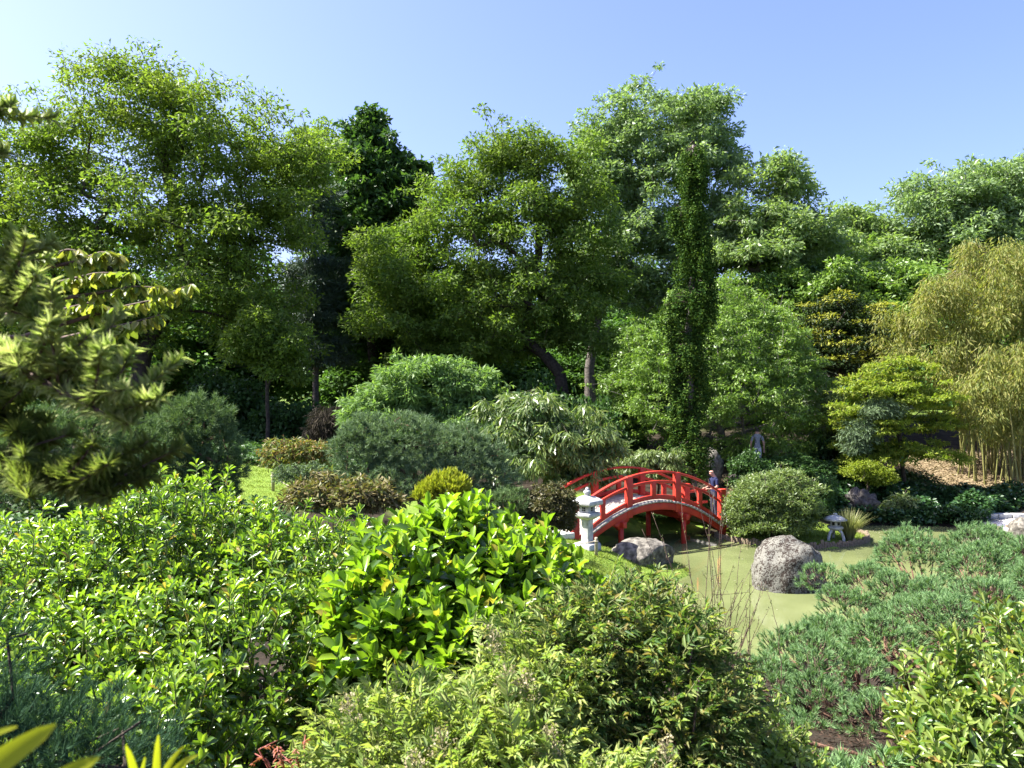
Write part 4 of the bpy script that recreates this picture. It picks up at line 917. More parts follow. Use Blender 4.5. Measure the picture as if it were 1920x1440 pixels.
# gold tipped conifer: dark pads with gold ends
def goldcon():
    rng = np.random.default_rng(31); Y = 40; bx = (1590 - CX) / FPX * Y; base = np.array([bx, Y, gz(bx, Y) - .1]); root = thing('gold_tipped_conifer', 'dark layered conifer with golden tips behind the maple', 'tree', base)
    lb = lobes_px([(1580, 630, 85, 50), (1515, 610, 40, 35), (1560, 690, 90, 55), (1640, 650, 50, 50), (1640, 590, 35, 30), (1565, 575, 35, 25), (1500, 660, 40, 40)], Y)
    cent, nn, rr = sample_lobes(lb, 150, rng, rmin=.55)
    V, F = skeleton(base, base + (lb[:, :3].mean(0) - base) * np.linspace(0, 1, 6)[:, None], cent, rng, .2); part('trunk', V, F, M['bark'], root)
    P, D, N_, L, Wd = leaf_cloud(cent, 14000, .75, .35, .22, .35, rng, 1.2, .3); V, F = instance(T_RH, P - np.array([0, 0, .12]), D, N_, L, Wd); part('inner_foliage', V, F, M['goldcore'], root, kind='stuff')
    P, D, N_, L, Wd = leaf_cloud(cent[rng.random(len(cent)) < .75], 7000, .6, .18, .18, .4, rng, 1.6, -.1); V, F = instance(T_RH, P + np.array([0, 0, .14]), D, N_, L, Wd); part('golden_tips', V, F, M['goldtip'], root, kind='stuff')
goldcon()
# bamboo grove
def bamboo():
    rng = np.random.default_rng(55); root = thing('bamboo_grove', 'tall dense golden bamboo grove at the right edge', 'bamboo', (20.5, 33.5, gz(20.5, 33.5)))
    off = np.array(root.location); P = np.array([(0, 0, -.1), (0, 0, .35), (0.0, 0, .7), (.012, 0, 1.0)])
    V, F = path_tube([(0, 0, 0), (0.0, 0, .33), (.015, 0, .66), (.05, 0, 1)], [.028, .027, .022, .012], 7)
    rings = merge([(V, F)] + [path_tube([(0, 0, z - .0015), (0, 0, z + .0015)], [.034, .034], 7) for z in np.linspace(.03, .6, 14)])
    me = make_mesh('culm', rings[0], rings[1], M['culm'], smooth=True)
    for i in range(120):
        px = rng.uniform(1795, 1990); t = np.clip((px - 1795) / 125, 0, 1); Y = rng.uniform(34.6 - 3.0 * t, 37.5 - 2.0 * t); x = (px - CX) / FPX * Y
        o = link('culm', me, root); z = gz(x, Y); o.location = (x - off[0], Y - off[1], z - .1 - off[2]); h = rng.uniform(4.2, 6.2); o.scale = (1.15, 1.15, h); o.rotation_euler = (rng.normal() * .09, rng.normal() * .10 - .05, rng.random() * 6)
    lb = lobes_px([(1860, 540, 90, 70), (1790, 590, 90, 60), (1730, 640, 70, 60), (1860, 640, 90, 70), (1780, 690, 80, 60), (1920, 560, 80, 80), (1700, 690, 40, 40), (1950, 680, 80, 80), (1820, 750, 50, 40)], 35.5)
    front = lobes_px([(1870, 720, 45, 50), (1860, 770, 35, 40), (1910, 700, 40, 40), (1910, 800, 30, 35), (1840, 790, 30, 40)], 32.3)
    for nm, l_, nc, nl in (('foliage', lb, 210, 42000), ('foliage', front, 60, 10000)):
        cent, nn, rr = sample_lobes(l_, nc, rng, rmin=.5, front=.5); cent += nn * (rng.random(nc) * .5)[:, None]; P, D, N_, L, Wd = leaf_cloud(cent, nl, .6, 1.0, .22, .2, rng, .5, 1.2, .8)
        V, F = instance(T_RH, P, D, N_, L, Wd); part(nm, V, F, M['bamboo'], root, kind='stuff')
bamboo()
# dead brown treetop poking above the bamboo
tree('dead_conifer', 'dry reddish brown conifer top poking out above the bamboo', 'tree', 38.5, 1832, [(1828, 490, 28, 40), (1822, 520, 40, 25)], 'orange', 40, 1500, .5, .2, .12, .08, 27)
# shaded ivy bank and light shrub on it
def groundcover(name, label, cat, poly, n, leaf, mat, seed, h=.25, T=T_RH, kind=True):
    rng = np.random.default_rng(seed); poly = np.array(poly, float); lo, hi = poly.min(0), poly.max(0); P = rng.uniform(lo, hi, (n * 2, 2)); ins = np.zeros(len(P), bool)
    for a, b in zip(poly, np.roll(poly, -1, 0)):
        c = (a[1] > P[:, 1]) != (b[1] > P[:, 1]); xi = a[0] + (P[:, 1] - a[1]) * (b[0] - a[0]) / (b[1] - a[1] + 1e-9); ins ^= c & (P[:, 0] < xi)
    P = P[ins]; bump = np.array([mnoise.noise(Vector((p[0] * 1.1, p[1] * 1.1, seed))) for p in P]); z = ground(P[:, 0], P[:, 1]) + rng.random(len(P)) ** .6 * h * (1 + 1.1 * bump)
    C = np.c_[P, z]; D = unit(np.c_[rng.normal(size=(len(P), 2)), rng.normal(size=len(P)) * .3 - .1]); Nn = unit(rng.normal(size=(len(P), 3)) * .45 + np.array([0, -.25, 1]))
    V, F = instance(T, C, D, Nn, leaf * rng.uniform(.6, 1.3, len(P)), leaf * .7)
    o = link(name, make_mesh(name, V, F, M[mat])); o['label'] = label; o['category'] = cat
    if kind: o['kind'] = 'stuff'
groundcover('ivy', 'dark glossy ivy covering the shaded far bank', 'ground cover', [(11.9, 28.6), (13.8, 29.0), (15.6, 28.8), (17.3, 28.2), (18.5, 29.6), (20.5, 30.6), (21, 31.6), (18.6, 32.4), (17.0, 33.6), (14, 33.2), (12, 31)], 26000, .15, 'ivy', 71, .55)
groundcover('ivy', 'dark ground cover beyond the left lawn', 'ground cover', [(-13, 27.6), (-4.5, 25.6), (-4, 32), (-14, 34)], 9000, .16, 'under', 72, .4)
groundcover('leaf_litter', 'dry tan leaf litter on the slope under the bamboo', 'leaf litter', [(17.0, 33.2), (19, 31.8), (22, 30.6), (26, 31), (26, 37), (18, 38)], 9000, .11, 'litterleaf', 73, .02)
groundcover('fallen_leaves', 'scattered dry leaves under the dome tree', 'leaf litter', [(8, 28.8), (12, 29.5), (13.5, 33), (8, 33)], 2500, .09, 'litterleaf', 74, .02)
tree('green_shrub', 'light leaved shrub catching the sun on the ivy bank', 'shrub', 29.6, 1685, [(1685, 945, 26, 20), (1670, 960, 40, 12), (1710, 955, 20, 14)], 'azalea', 50, 1600, .22, .11, .5, .03, 28)
# lawn blades
def lawn(name, label, cx, cy, rx, ry, n, h, seed):
    rng = np.random.default_rng(seed); a = rng.uniform(0, 2 * math.pi, n); r = np.sqrt(rng.random(n)) * .98; x = cx + np.cos(a) * r * rx; y = cy + np.sin(a) * r * ry
    z = ground(x, y); ok = z > .06; x, y, z = x[ok], y[ok], z[ok]; m = len(x); D = unit(np.c_[rng.normal(size=(m, 2)) * .45, np.ones(m)])
    V, F = instance(T_TRI, np.c_[x, y, z - .01], D, perp(D, rng), h * rng.uniform(.5, 1.3, m), .018)
    o = link(name, make_mesh(name, V, F, M['grass'])); o['kind'] = 'stuff'; o['label'] = label; o['category'] = 'grass'
lawn('lawn_grass', 'short sunlit lawn grass round the tall stone lantern', 2.5, 21.2, 3.2, 4.6, 30000, .07, 81)
lawn('lawn_grass', 'bright sunlit lawn grass on the left slope', -8.8, 22.5, 4.0, 4.8, 30000, .06, 82)
lawn('lawn_grass', 'shaded lawn grass on the bank round the small lantern', 10.0, 26.3, 2.8, 1.9, 14000, .07, 83)
groundcover('dry_needles', 'dry brown needles and twigs on the soil under the prostrate pine', 'leaf litter', [(1.0, 3.6), (2.2, 3.4), (3.6, 5.0), (4.6, 7.5), (2.4, 8.4), (1.2, 6.5)], 9000, .05, 'deadneedle', 75, .04, T_SL)
groundcover('ivy', 'dark ground cover between the pines at the far left', 'ground cover', [(-13, 9), (-5, 8), (-3.2, 14), (-5.5, 18.5), (-13, 20)], 9000, .12, 'under', 76, .35)
def floaters():
    rng = np.random.default_rng(91); P = np.concatenate([np.c_[rng.normal(8.6, .5, 60), rng.normal(20.2, .35, 60)], np.c_[rng.uniform(5.5, 15, 50), rng.uniform(18, 28, 50)], np.c_[rng.normal(12.9, .7, 90), rng.normal(27.6, .5, 90)]])
    P = P[pond_sd(P[:, 0], P[:, 1]) < -.15]; n = len(P); D = unit(np.c_[rng.normal(size=(n, 2)), np.zeros(n)])
    V, F = instance(T_RH, np.c_[P, np.full(n, .006)], D, np.tile([0., 0, 1], (n, 1)), rng.uniform(.03, .08, n), .035)
    V[:, 2] = np.abs(V[:, 2] - .006) * .2 + .006
    o = link('floating_leaves', make_mesh('floating_leaves', V, F, M['floater'])); o['kind'] = 'stuff'; o['label'] = 'scattered pale leaves floating on the pond'; o['category'] = 'leaves'
floaters()
# ------------------------------------------------------------------ near shrubs with leaves one can pick out
def in_frame(P, m=0):
    x = CX + FPX * P[:, 0] / P[:, 1]; y = CY + FPX * (CAMZ - P[:, 2]) / P[:, 1]
    return (x > m) & (x < 1920 - m) & (y > m) & (y < 1440 - m)
SIMPLE = {id(T_OBOV): S_OBOV, id(T_OVAL): S_OVAL, id(T_LANCE): S_LANCE}
def leaf_set(root, T, C, D, Nn, L, Wd, mats, mi, n_obj, score, name='leaf'):
    """the n_obj leaves that show largest become objects, the rest one mesh"""
    score = np.where(in_frame(C, 5) & in_frame(C + D * L[:, None], 5), score, -1)
    idx = np.argsort(-score)[:n_obj]; rest = np.ones(len(C), bool); rest[idx] = False
    T0 = T; T = SIMPLE.get(id(T), T)
    V, F = instance(T, C[rest], D[rest], Nn[rest], L[rest], Wd[rest])
    part('leaves', V, F, [M[m] for m in mats], root, midx=np.repeat(mi[rest], len(T[1])), kind='stuff')
    T = T0
    protos = [make_mesh(name, T[0], T[1], M[m]) for m in mats]; off = np.array(root.location)
    S = unit(np.cross(D, Nn)); N2 = np.cross(S, D)
    for i in idx:
        o = link(name, protos[mi[i]], root)
        mt = Matrix(((D[i, 0] * L[i], S[i, 0] * Wd[i], N2[i, 0] * L[i], C[i, 0] - off[0]), (D[i, 1] * L[i], S[i, 1] * Wd[i], N2[i, 1] * L[i], C[i, 1] - off[1]), (D[i, 2] * L[i], S[i, 2] * Wd[i], N2[i, 2] * L[i], C[i, 2] - off[2]), (0, 0, 0, 1)))
        o.matrix_basis = mt
def rosettes(P, A, k, rng, th0, th1, gap, L, wr, jit=.2):
    """k leaves spiralling round each shoot end"""
    n = len(P); kk = np.tile(np.arange(k), n); Pn = np.repeat(P, k, 0); An = np.repeat(A, k, 0); ref = np.repeat(perp(A, rng), k, 0); bit = np.cross(An, ref)
    az = kk * 2.39996 + rng.normal(size=n * k) * .25; t = kk / max(1, k - 1); th = th0 + (th1 - th0) * t + rng.normal(size=n * k) * jit
    rad = ref * np.cos(az)[:, None] + bit * np.sin(az)[:, None]; D = unit(An * np.cos(th)[:, None] + rad * np.sin(th)[:, None]); Nn = unit(An * np.sin(th)[:, None] - rad * np.cos(th)[:, None] + rng.normal(size=(n * k, 3)) * .12)
    ln = L * rng.uniform(.75, 1.15, n * k) * (.62 + .38 * np.minimum(1, (kk + 1.5) / (k * .6)))
    return Pn - An * (kk * gap)[:, None], D, Nn, ln, ln * wr, kk
def leafy_bush(name, label, base, lobes, T, mats, n_shoot, k, L, wr, up, th, gap, seed, n_obj, rmin=.55, old=.55, bark='bark', stems=50, stem_r=.03, front=.35, jitA=.25, zlo=-.35, power=1.6):
    rng = np.random.default_rng(seed); root = thing(name, label, 'shrub', base); lb = np.array(lobes, float)
    P, Nn, rr = sample_lobes(lb, n_shoot, rng, rmin=rmin, zlo=zlo, front=front, power=power); ok = P[:, 2] > ground(P[:, 0], P[:, 1]) + .08; P, Nn, rr = P[ok], Nn[ok], rr[ok]
    A = unit(Nn * .8 + np.array([0, 0, up]) + rng.normal(size=Nn.shape) * jitA)
    C, D, N_, ln, wd, kk = rosettes(P, A, k, rng, th[0], th[1], gap, L, wr); r = np.repeat(rr, k)
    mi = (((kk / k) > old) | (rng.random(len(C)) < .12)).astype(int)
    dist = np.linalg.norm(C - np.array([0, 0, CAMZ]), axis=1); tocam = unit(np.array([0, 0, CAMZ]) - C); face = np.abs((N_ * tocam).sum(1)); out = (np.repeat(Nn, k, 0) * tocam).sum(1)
    score = ln / dist * (.25 + face) * (out > -.1) * (r > .9) * np.where(kk < k * .7, 1, .6)
    leaf_set(root, T, C, D, N_, ln, wd, mats, mi, n_obj, score)
    sel = rng.choice(len(P), min(stems, len(P)), replace=False); b = np.array(base); c = lb[:, :3].mean(0)
    V, F = skeleton(b, b + (c - b) * np.linspace(0, .8, 4)[:, None], P[sel] - A[sel] * gap * k, rng, stem_r, .005); part('stems', V, F, M[bark], root, smooth=True)
    # short green shoots that carry the leaves
    V, F = tubes(P - A * (gap * k + .06), P + A * .005, .005, .003, 4); part('shoots', V, F, M['stalk'], root, kind='stuff')
    return root
def gb(x, y): return (x, y, gz(x, y) - .05)
# big pittosporum at the left
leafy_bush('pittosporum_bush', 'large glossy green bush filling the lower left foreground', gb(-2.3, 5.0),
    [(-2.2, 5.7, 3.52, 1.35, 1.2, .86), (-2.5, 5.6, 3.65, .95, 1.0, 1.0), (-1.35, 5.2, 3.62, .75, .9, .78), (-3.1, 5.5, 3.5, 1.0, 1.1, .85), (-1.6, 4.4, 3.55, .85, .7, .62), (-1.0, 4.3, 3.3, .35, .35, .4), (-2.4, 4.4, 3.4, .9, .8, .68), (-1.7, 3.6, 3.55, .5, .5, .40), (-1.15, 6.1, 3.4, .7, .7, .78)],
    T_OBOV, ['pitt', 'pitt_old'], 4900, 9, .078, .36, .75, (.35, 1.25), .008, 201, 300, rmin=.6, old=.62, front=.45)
# cherry laurel
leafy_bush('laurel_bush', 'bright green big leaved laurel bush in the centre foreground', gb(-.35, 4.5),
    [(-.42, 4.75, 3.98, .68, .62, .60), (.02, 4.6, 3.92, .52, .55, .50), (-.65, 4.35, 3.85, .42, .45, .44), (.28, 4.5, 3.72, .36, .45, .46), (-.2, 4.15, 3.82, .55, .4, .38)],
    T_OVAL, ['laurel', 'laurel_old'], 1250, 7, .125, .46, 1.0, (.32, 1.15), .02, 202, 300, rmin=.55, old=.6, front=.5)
# right pittosporum
leafy_bush('pittosporum_bush', 'olive green narrow leaved bush in the lower right corner', gb(2.35, 3.9),
    [(2.32, 3.7, 3.5, .46, .45, .5), (2.7, 4.0, 3.68, .45, .45, .5), (2.02, 3.55, 3.4, .24, .3, .4), (2.2, 3.9, 3.62, .26, .35, .4)],
    T_OBOV, ['pittr', 'pitt_old'], 620, 9, .085, .3, .8, (.3, 1.3), .01, 203, 220, rmin=.4, old=.75, front=.5, jitA=.35, stems=80)
# euonymus low right of the nandina
leafy_bush('euonymus_bush', 'low light green small leaved bush at the bottom right of centre', gb(1.0, 3.5),
    [(1.0, 3.55, 3.55, .32, .35, .42), (1.2, 3.45, 3.4, .25, .3, .4)], T_OVAL, ['euonymus', 'euonymus'], 480, 7, .042, .55, .5, (.4, 1.3), .012, 204, 120, rmin=.6, front=.5)

# nandina: leaflets in pairs along side stalks
def fronds(P, A, k, rng, Lr, L, wr, droop=.5):
    n = len(P); S = perp(A, rng); S = unit(S - np.array([0, 0, 1]) * S[:, 2:3] * .6); Nn = unit(np.cross(S, A)); Nn = np.where(Nn[:, 2:3] < 0, -Nn, Nn)
    C, D, NN, Ls = [], [], [], []
    for j in range(k):
        t = (j + 1) / k; q = P + A * (Lr * t)[:, None] - np.array([0, 0, 1]) * (droop * Lr * t * t)[:, None]
        ax = unit(A - np.array([0, 0, 1]) * (droop * 2 * t))
        for s in ((-1, 1) if j < k - 1 else (-1, 0, 1)):
            d = unit(ax * (.75 if s else 1) + S * s * .75 + rng.normal(size=(n, 3)) * .15 + np.array([0, 0, .05])); C.append(q); D.append(d); NN.append(unit(Nn + rng.normal(size=(n, 3)) * .25)); Ls.append(L * rng.uniform(.7, 1.2, n) * (1 - .25 * t))
    C, D, NN, Ls = (np.concatenate(x) for x in (C, D, NN, Ls))
    return C, D, NN, Ls, Ls * wr
def nandina(label, base, lobes, mats, n, L, seed, n_obj, rmin=.45, panic=0, zlo=-.4):
    rng = np.random.default_rng(seed); root = thing('nandina_bush', label, 'shrub', base); lb = np.array(lobes, float)
    P, Nn, rr = sample_lobes(lb, n, rng, rmin=rmin, front=.5, zlo=zlo); A = unit(Nn + np.array([0, 0, .45]) + rng.normal(size=Nn.shape) * .45); Lr = rng.uniform(.07, .13, len(P))
    C, D, N_, ln, wd = fronds(P, A, 4, rng, Lr, L, .32, .25)
    N_ = unit(N_ + np.array([-.25, -.1, .7]))
    r = np.tile(rr, len(C) // len(P)); mi = np.where(rng.random(len(C)) < .82, 0, 1); dist = np.linalg.norm(C - np.array([0, 0, CAMZ]), axis=1)
    tocam = unit(np.array([0, 0, CAMZ]) - C); out = (np.tile(Nn, (len(C) // len(P), 1)) * tocam).sum(1)
    score = ln / dist * (.2 + np.abs((N_ * tocam).sum(1))) * (out > 0) * (r > .9)
    leaf_set(root, T_LANCE, C, D, N_, ln, wd, mats, mi, n_obj, score)
    V, F = tubes(P, P + A * Lr[:, None], .0022, .0015, 4); part('leaf_stalks', V, F, M['stalk'], root, kind='stuff')
    b = np.array(base); canes = []
    for p in P[rng.choice(len(P), 60, replace=False)]:
        g = b + np.array([rng.normal() * .12, rng.normal() * .12, 0]); m = (g + p) / 2 + np.array([rng.normal() * .04, rng.normal() * .04, .05]); canes.append(path_tube([g, m, p], [.009, .007, .003], 5))
    V, F = merge(canes); part('canes', V, F, M['twig'], root, smooth=True)
    for q in range(panic):                                # flower heads
        while True:
            i = rng.integers(len(P))
            if rr[i] > .93 and Nn[i, 2] > .1 and Nn[i, 1] < .2: break
        p0 = P[i] + np.array([0, 0, .02]); pts, tw = [], []
        for s in range(26):
            t = rng.random(); a = rng.uniform(0, 6.28); rad = .045 * (1 - t * .7); e = p0 + np.array([math.cos(a) * rad, math.sin(a) * rad, .03 + t * .10]); tw.append((p0 + np.array([0, 0, .02 + t * .08]), e))
            for _ in range(4): pts.append(e + rng.normal(size=3) * .007)
        pts = np.array(pts); D_ = unit(rng.normal(size=pts.shape)); V1, F1 = instance(T_RH, pts, D_, perp(D_, rng), .010, .008); V2, F2 = tubes([a for a, b_ in tw], [b_ for a, b_ in tw], .0014, .001, 3)
        V, F = merge([(V1, F1), (V2, F2)]); part('flower_head', V, F, M['panicle'], root, kind='stuff')
    return root
nandina('bright yellow green nandina bush along the bottom centre edge', gb(-.1, 2.9),
    [(-.42, 2.85, 3.84, .34, .32, .30), (-.05, 2.75, 3.88, .36, .36, .30), (.1, 3.05, 4.02, .30, .3, .32), (-.2, 2.55, 3.72, .4, .3, .3), (.25, 2.5, 3.75, .3, .3, .3)], ['nandina', 'nandina'], 2900, .052, 205, 300, panic=13)
nandina('darker nandina bush with bronze tips below the willow twigs', gb(.55, 3.1),
    [(.45, 3.25, 4.12, .34, .34, .32), (.62, 3.1, 3.95, .30, .34, .42), (.28, 3.15, 4.05, .22, .3, .35), (.62, 2.95, 3.62, .3, .3, .4)], ['nandina_dark', 'nandina'], 2500, .05, 206, 300, panic=3)
# dry red sprig at the bottom
rng = np.random.default_rng(207); b = gb(-.75, 2.9); sp_ = thing('red_sprig', 'dry reddish sprig in the shade at the bottom left of centre', 'plant', b)
P = np.array([W(px, py, 2.75) for px, py in ((520, 1400), (555, 1405), (500, 1425), (545, 1430), (570, 1395), (485, 1405))]); A = unit(np.c_[rng.normal(size=(6, 2)), rng.random(6) * .5])
C, D, N_, ln, wd = fronds(P, A, 5, rng, np.full(6, .08), .026, .3); V, F = instance(T_LANCE, C, D, N_, ln, wd); part('leaves', V, F, M['redsprig'], sp_, kind='stuff')
V, F = merge([path_tube([np.array(b), (np.array(b) + p) / 2 + [0, 0, .05], p, p + a * .07], [.005, .004, .003, .002], 5) for p, a in zip(P, A)]); part('stem', V, F, M['redsprig'], sp_)

# prostrate pine at the right with pads of tufts on crooked red limbs
def near_pine():
    rng = np.random.default_rng(211); base = np.array(gb(4.3, 7.2)); root = thing('prostrate_pine', 'wide low pine with soft green needle pads and reddish limbs at the right', 'pine', base)
    pads = []
    for cx, cy, cz, r0 in [(6.9, 9.9, 3.0, .62), (6.0, 9.9, 3.05, .6), (5.2, 9.9, 2.95, .58), (4.4, 9.5, 2.8, .55), (7.3, 9.0, 3.1, .6), (6.4, 9.1, 3.08, .58), (5.5, 9.0, 3.0, .56), (4.7, 8.7, 2.88, .52), (3.9, 8.7, 2.7, .5), (3.3, 8.1, 2.6, .46), (4.1, 7.9, 2.82, .5), (4.9, 8.0, 2.95, .5), (5.7, 8.1, 3.05, .52), (6.5, 8.1, 3.1, .55),
                           (2.75, 7.5, 2.58, .42), (3.5, 7.3, 2.76, .44), (4.2, 7.2, 2.9, .44), (4.95, 7.2, 3.0, .44), (5.6, 7.2, 3.08, .46), (2.3, 6.9, 2.55, .36), (2.95, 6.7, 2.72, .38), (1.95, 6.3, 2.5, .3), (2.45, 6.15, 2.72, .32), (4.7, 6.4, 3.02, .36), (5.3, 6.3, 3.1, .4), (2.1, 5.7, 2.7, .27), (2.6, 5.55, 2.88, .29), (3.05, 5.3, 2.88, .27), (3.9, 5.9, 2.98, .3), (2.35, 5.0, 2.62, .2), (1.85, 5.2, 2.5, .2), (2.75, 4.75, 2.55, .17), (2.2, 4.5, 2.55, .18), (1.62, 4.35, 3.0, .22), (1.95, 4.05, 3.05, .2), (1.5, 4.9, 2.85, .22), (1.75, 3.85, 3.1, .16), (1.48, 3.8, 3.36, .15), (1.7, 3.72, 3.38, .14), (1.62, 4.0, 3.28, .17), (1.9, 3.95, 3.22, .17), (1.4, 4.15, 3.2, .17)]:
        cz += rng.uniform(-.16, .12) * min(1, r0 * 2); pads.append((cx, cy, cz - .06, r0 * .8, r0 * .74, r0 * .7))
        for q in range(2): pads.append((cx + rng.normal() * r0 * .4, cy + rng.normal() * r0 * .4, cz + r0 * .2 + rng.normal() * .05, r0 * rng.uniform(.35, .5), r0 * rng.uniform(.35, .5), r0 * rng.uniform(.3, .45)))
    lb = np.array(pads); lb[:, 2] += .0
    P, Nn, rr = sample_lobes(lb, 9000, rng, rmin=.82, zlo=-.05, front=.6); A = unit(Nn + np.array([0, 0, .4]) + rng.normal(size=Nn.shape) * .22)
    V, F = needle_tufts(P, A, 26, .058, .0078, rng, (.2, 1.0)); part('needles', V, F, M['nearpine'], root, kind='stuff')
    V, F = tubes(P - A * .06, P + A * .02, .005, .004, 3); part('shoots', V, F, M['twig'], root, kind='stuff')
    limbs = []
    for li, l in enumerate(lb):
        if li % 3: continue
        c = l[:3] - np.array([0, 0, l[5] * .5]); g = base + np.array([rng.normal() * .15, rng.normal() * .15, 0]); t = np.linspace(0, 1, 9)[:, None]; Q = g + (c - g) * t; Q[:, 2] += np.sin(t[:, 0] * math.pi) * .0 - .12 * np.sin(t[:, 0] * math.pi); Q[1:-1] += rng.normal(size=(7, 3)) * .05
        limbs.append(path_tube(Q, np.linspace(.05, .02, 9), 8))
        for _ in range(9):
            d = rng.normal(size=3); d[2] = abs(d[2]) * .6; e = l[:3] + unit(d) * l[3:] * .75; m = Q[6]; limbs.append(path_tube([m, (m + e) / 2 + rng.normal(size=3) * .05, e], [.018, .012, .006], 5))
    for q in range(16):
        a = np.array([2.5 + rng.normal() * .3, 4.9 + rng.normal() * .3, 2.72]); e = np.array([rng.uniform(1.35, 2.3), rng.uniform(3.7, 4.7), rng.uniform(2.95, 3.15)]); limbs.append(path_tube([a, (a + e) / 2 + rng.normal(size=3) * .06, e + np.array([0, 0, .2])], [.03, .022, .012], 7))
    V, F = merge(limbs); part('limbs', V, F, M['bark_red'], root, smooth=True)
near_pine()

# dark feathery juniper bottom left
def juniper():
    rng = np.random.default_rng(221); base = np.array(gb(-1.15, 2.3)); root = thing('juniper_bush', 'dark blue green feathery juniper in the bottom left corner', 'shrub', base)
    lb = np.array([(-1.05, 2.35, 3.98, .26, .3, .34), (-1.25, 2.3, 4.1, .25, .3, .28), (-.95, 2.3, 3.8, .2, .25, .25), (-1.5, 2.4, 4.2, .25, .3, .4)]) + np.array([-.24, 0, 0, 0, 0, 0])
    P, Nn, rr = sample_lobes(lb, 1500, rng, rmin=.5, front=.5); A = unit(Nn + np.array([0, 0, .5]) + rng.normal(size=Nn.shape) * .35)
    V, F = needle_tufts(P, A, 22, .055, .003, rng, (.15, .8)); part('needles', V, F, M['juniper'], root, kind='stuff')
    V, F = skeleton(base, base + np.array([0, 0, 1.]) * np.linspace(0, .5, 4)[:, None], P[:80], rng, .03, .004); part('trunk', V, F, M['bark'], root)
juniper()

# close conifer boughs reaching in from the left
def near_fir():
    rng = np.random.default_rng(231); base = np.array([-2.1, 1.7, gz(-2.1, 1.7)]); root = thing('fir_tree', 'out of focus fir boughs with pale backlit needles at the left edge', 'tree', base)
    part('trunk', *path_tube([base + [0, 0, -.1], base + [0.03, 0, 1.2], base + [0, .02, 2.6], base + [.02, 0, 4.2]], [.14, .12, .09, .04], 10), M['bark'], root, smooth=True)
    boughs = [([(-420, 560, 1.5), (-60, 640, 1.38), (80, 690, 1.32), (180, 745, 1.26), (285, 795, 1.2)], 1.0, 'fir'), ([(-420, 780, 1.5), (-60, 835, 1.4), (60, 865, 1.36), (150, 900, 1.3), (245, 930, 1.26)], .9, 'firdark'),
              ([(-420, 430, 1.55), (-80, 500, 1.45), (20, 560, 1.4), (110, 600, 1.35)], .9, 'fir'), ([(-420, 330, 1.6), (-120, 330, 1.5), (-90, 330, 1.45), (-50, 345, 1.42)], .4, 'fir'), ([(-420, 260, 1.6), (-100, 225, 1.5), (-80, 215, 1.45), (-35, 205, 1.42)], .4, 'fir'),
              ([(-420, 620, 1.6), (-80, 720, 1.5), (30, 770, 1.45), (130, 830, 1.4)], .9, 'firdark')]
    for pts, dens, mat in boughs:
        Q = np.array([W(p[0] - 45, p[1], p[2]) for p in pts]); s = np.linspace(0, 1, len(Q)); t = np.linspace(0, 1, 14); Q = np.stack([np.interp(t, s, Q[:, k]) for k in range(3)], 1)
        start = np.array([base[0], base[1], Q[0, 2] - .1]); br = [path_tube(np.concatenate([start[None], Q]), np.linspace(.014, .003, 15), 6)]
        C, D, Nn, Ls = [], [], [], []
        def needles(a, b, n, L):
            ax = unit(b - a); tt = rng.random(n); q = perp(np.repeat(ax[None], n, 0), rng); q = unit(q + np.array([.0, 0, .55])); d = unit(ax * rng.uniform(.5, .95, n)[:, None] * (.55 + .6 * tt)[:, None] + q * .7)
            C.append(a + (b - a) * tt[:, None]); D.append(d); Nn.append(unit(np.cross(np.cross(d, ax), d) + 1e-6)); Ls.append(L * rng.uniform(.7, 1.15, n))
        dirb = unit(Q[-1] - Q[4])
        for i in range(int(19 * dens)):
            k = rng.integers(3, 13); a = Q[k]; d = unit(dirb * .8 + np.array([rng.normal() * .25 + .15, rng.normal() * .6, abs(rng.normal()) * .75 + (.1 if mat == 'fir' else -.35)])); ln = rng.uniform(.09, .18); b = a + d * ln
            br.append(path_tube([a, (a + b) / 2 + rng.normal(size=3) * .004, b], [.003, .0025, .0015], 5)); needles(a + (b - a) * .1, b, 150, .029)
        for k in range(4, 13): needles(Q[k], Q[k + 1], 60, .029)
        needles(Q[-2], Q[-1], 40, .032)
        V, F = merge(br); bo = part('bough', V, F, M['twig'], root, smooth=True)
        V, F = instance(T_NEED4, np.concatenate(C), np.concatenate(D), np.concatenate(Nn), np.concatenate(Ls), .0021); part('needles', V, F, M[mat], bo, kind='stuff')
near_fir()
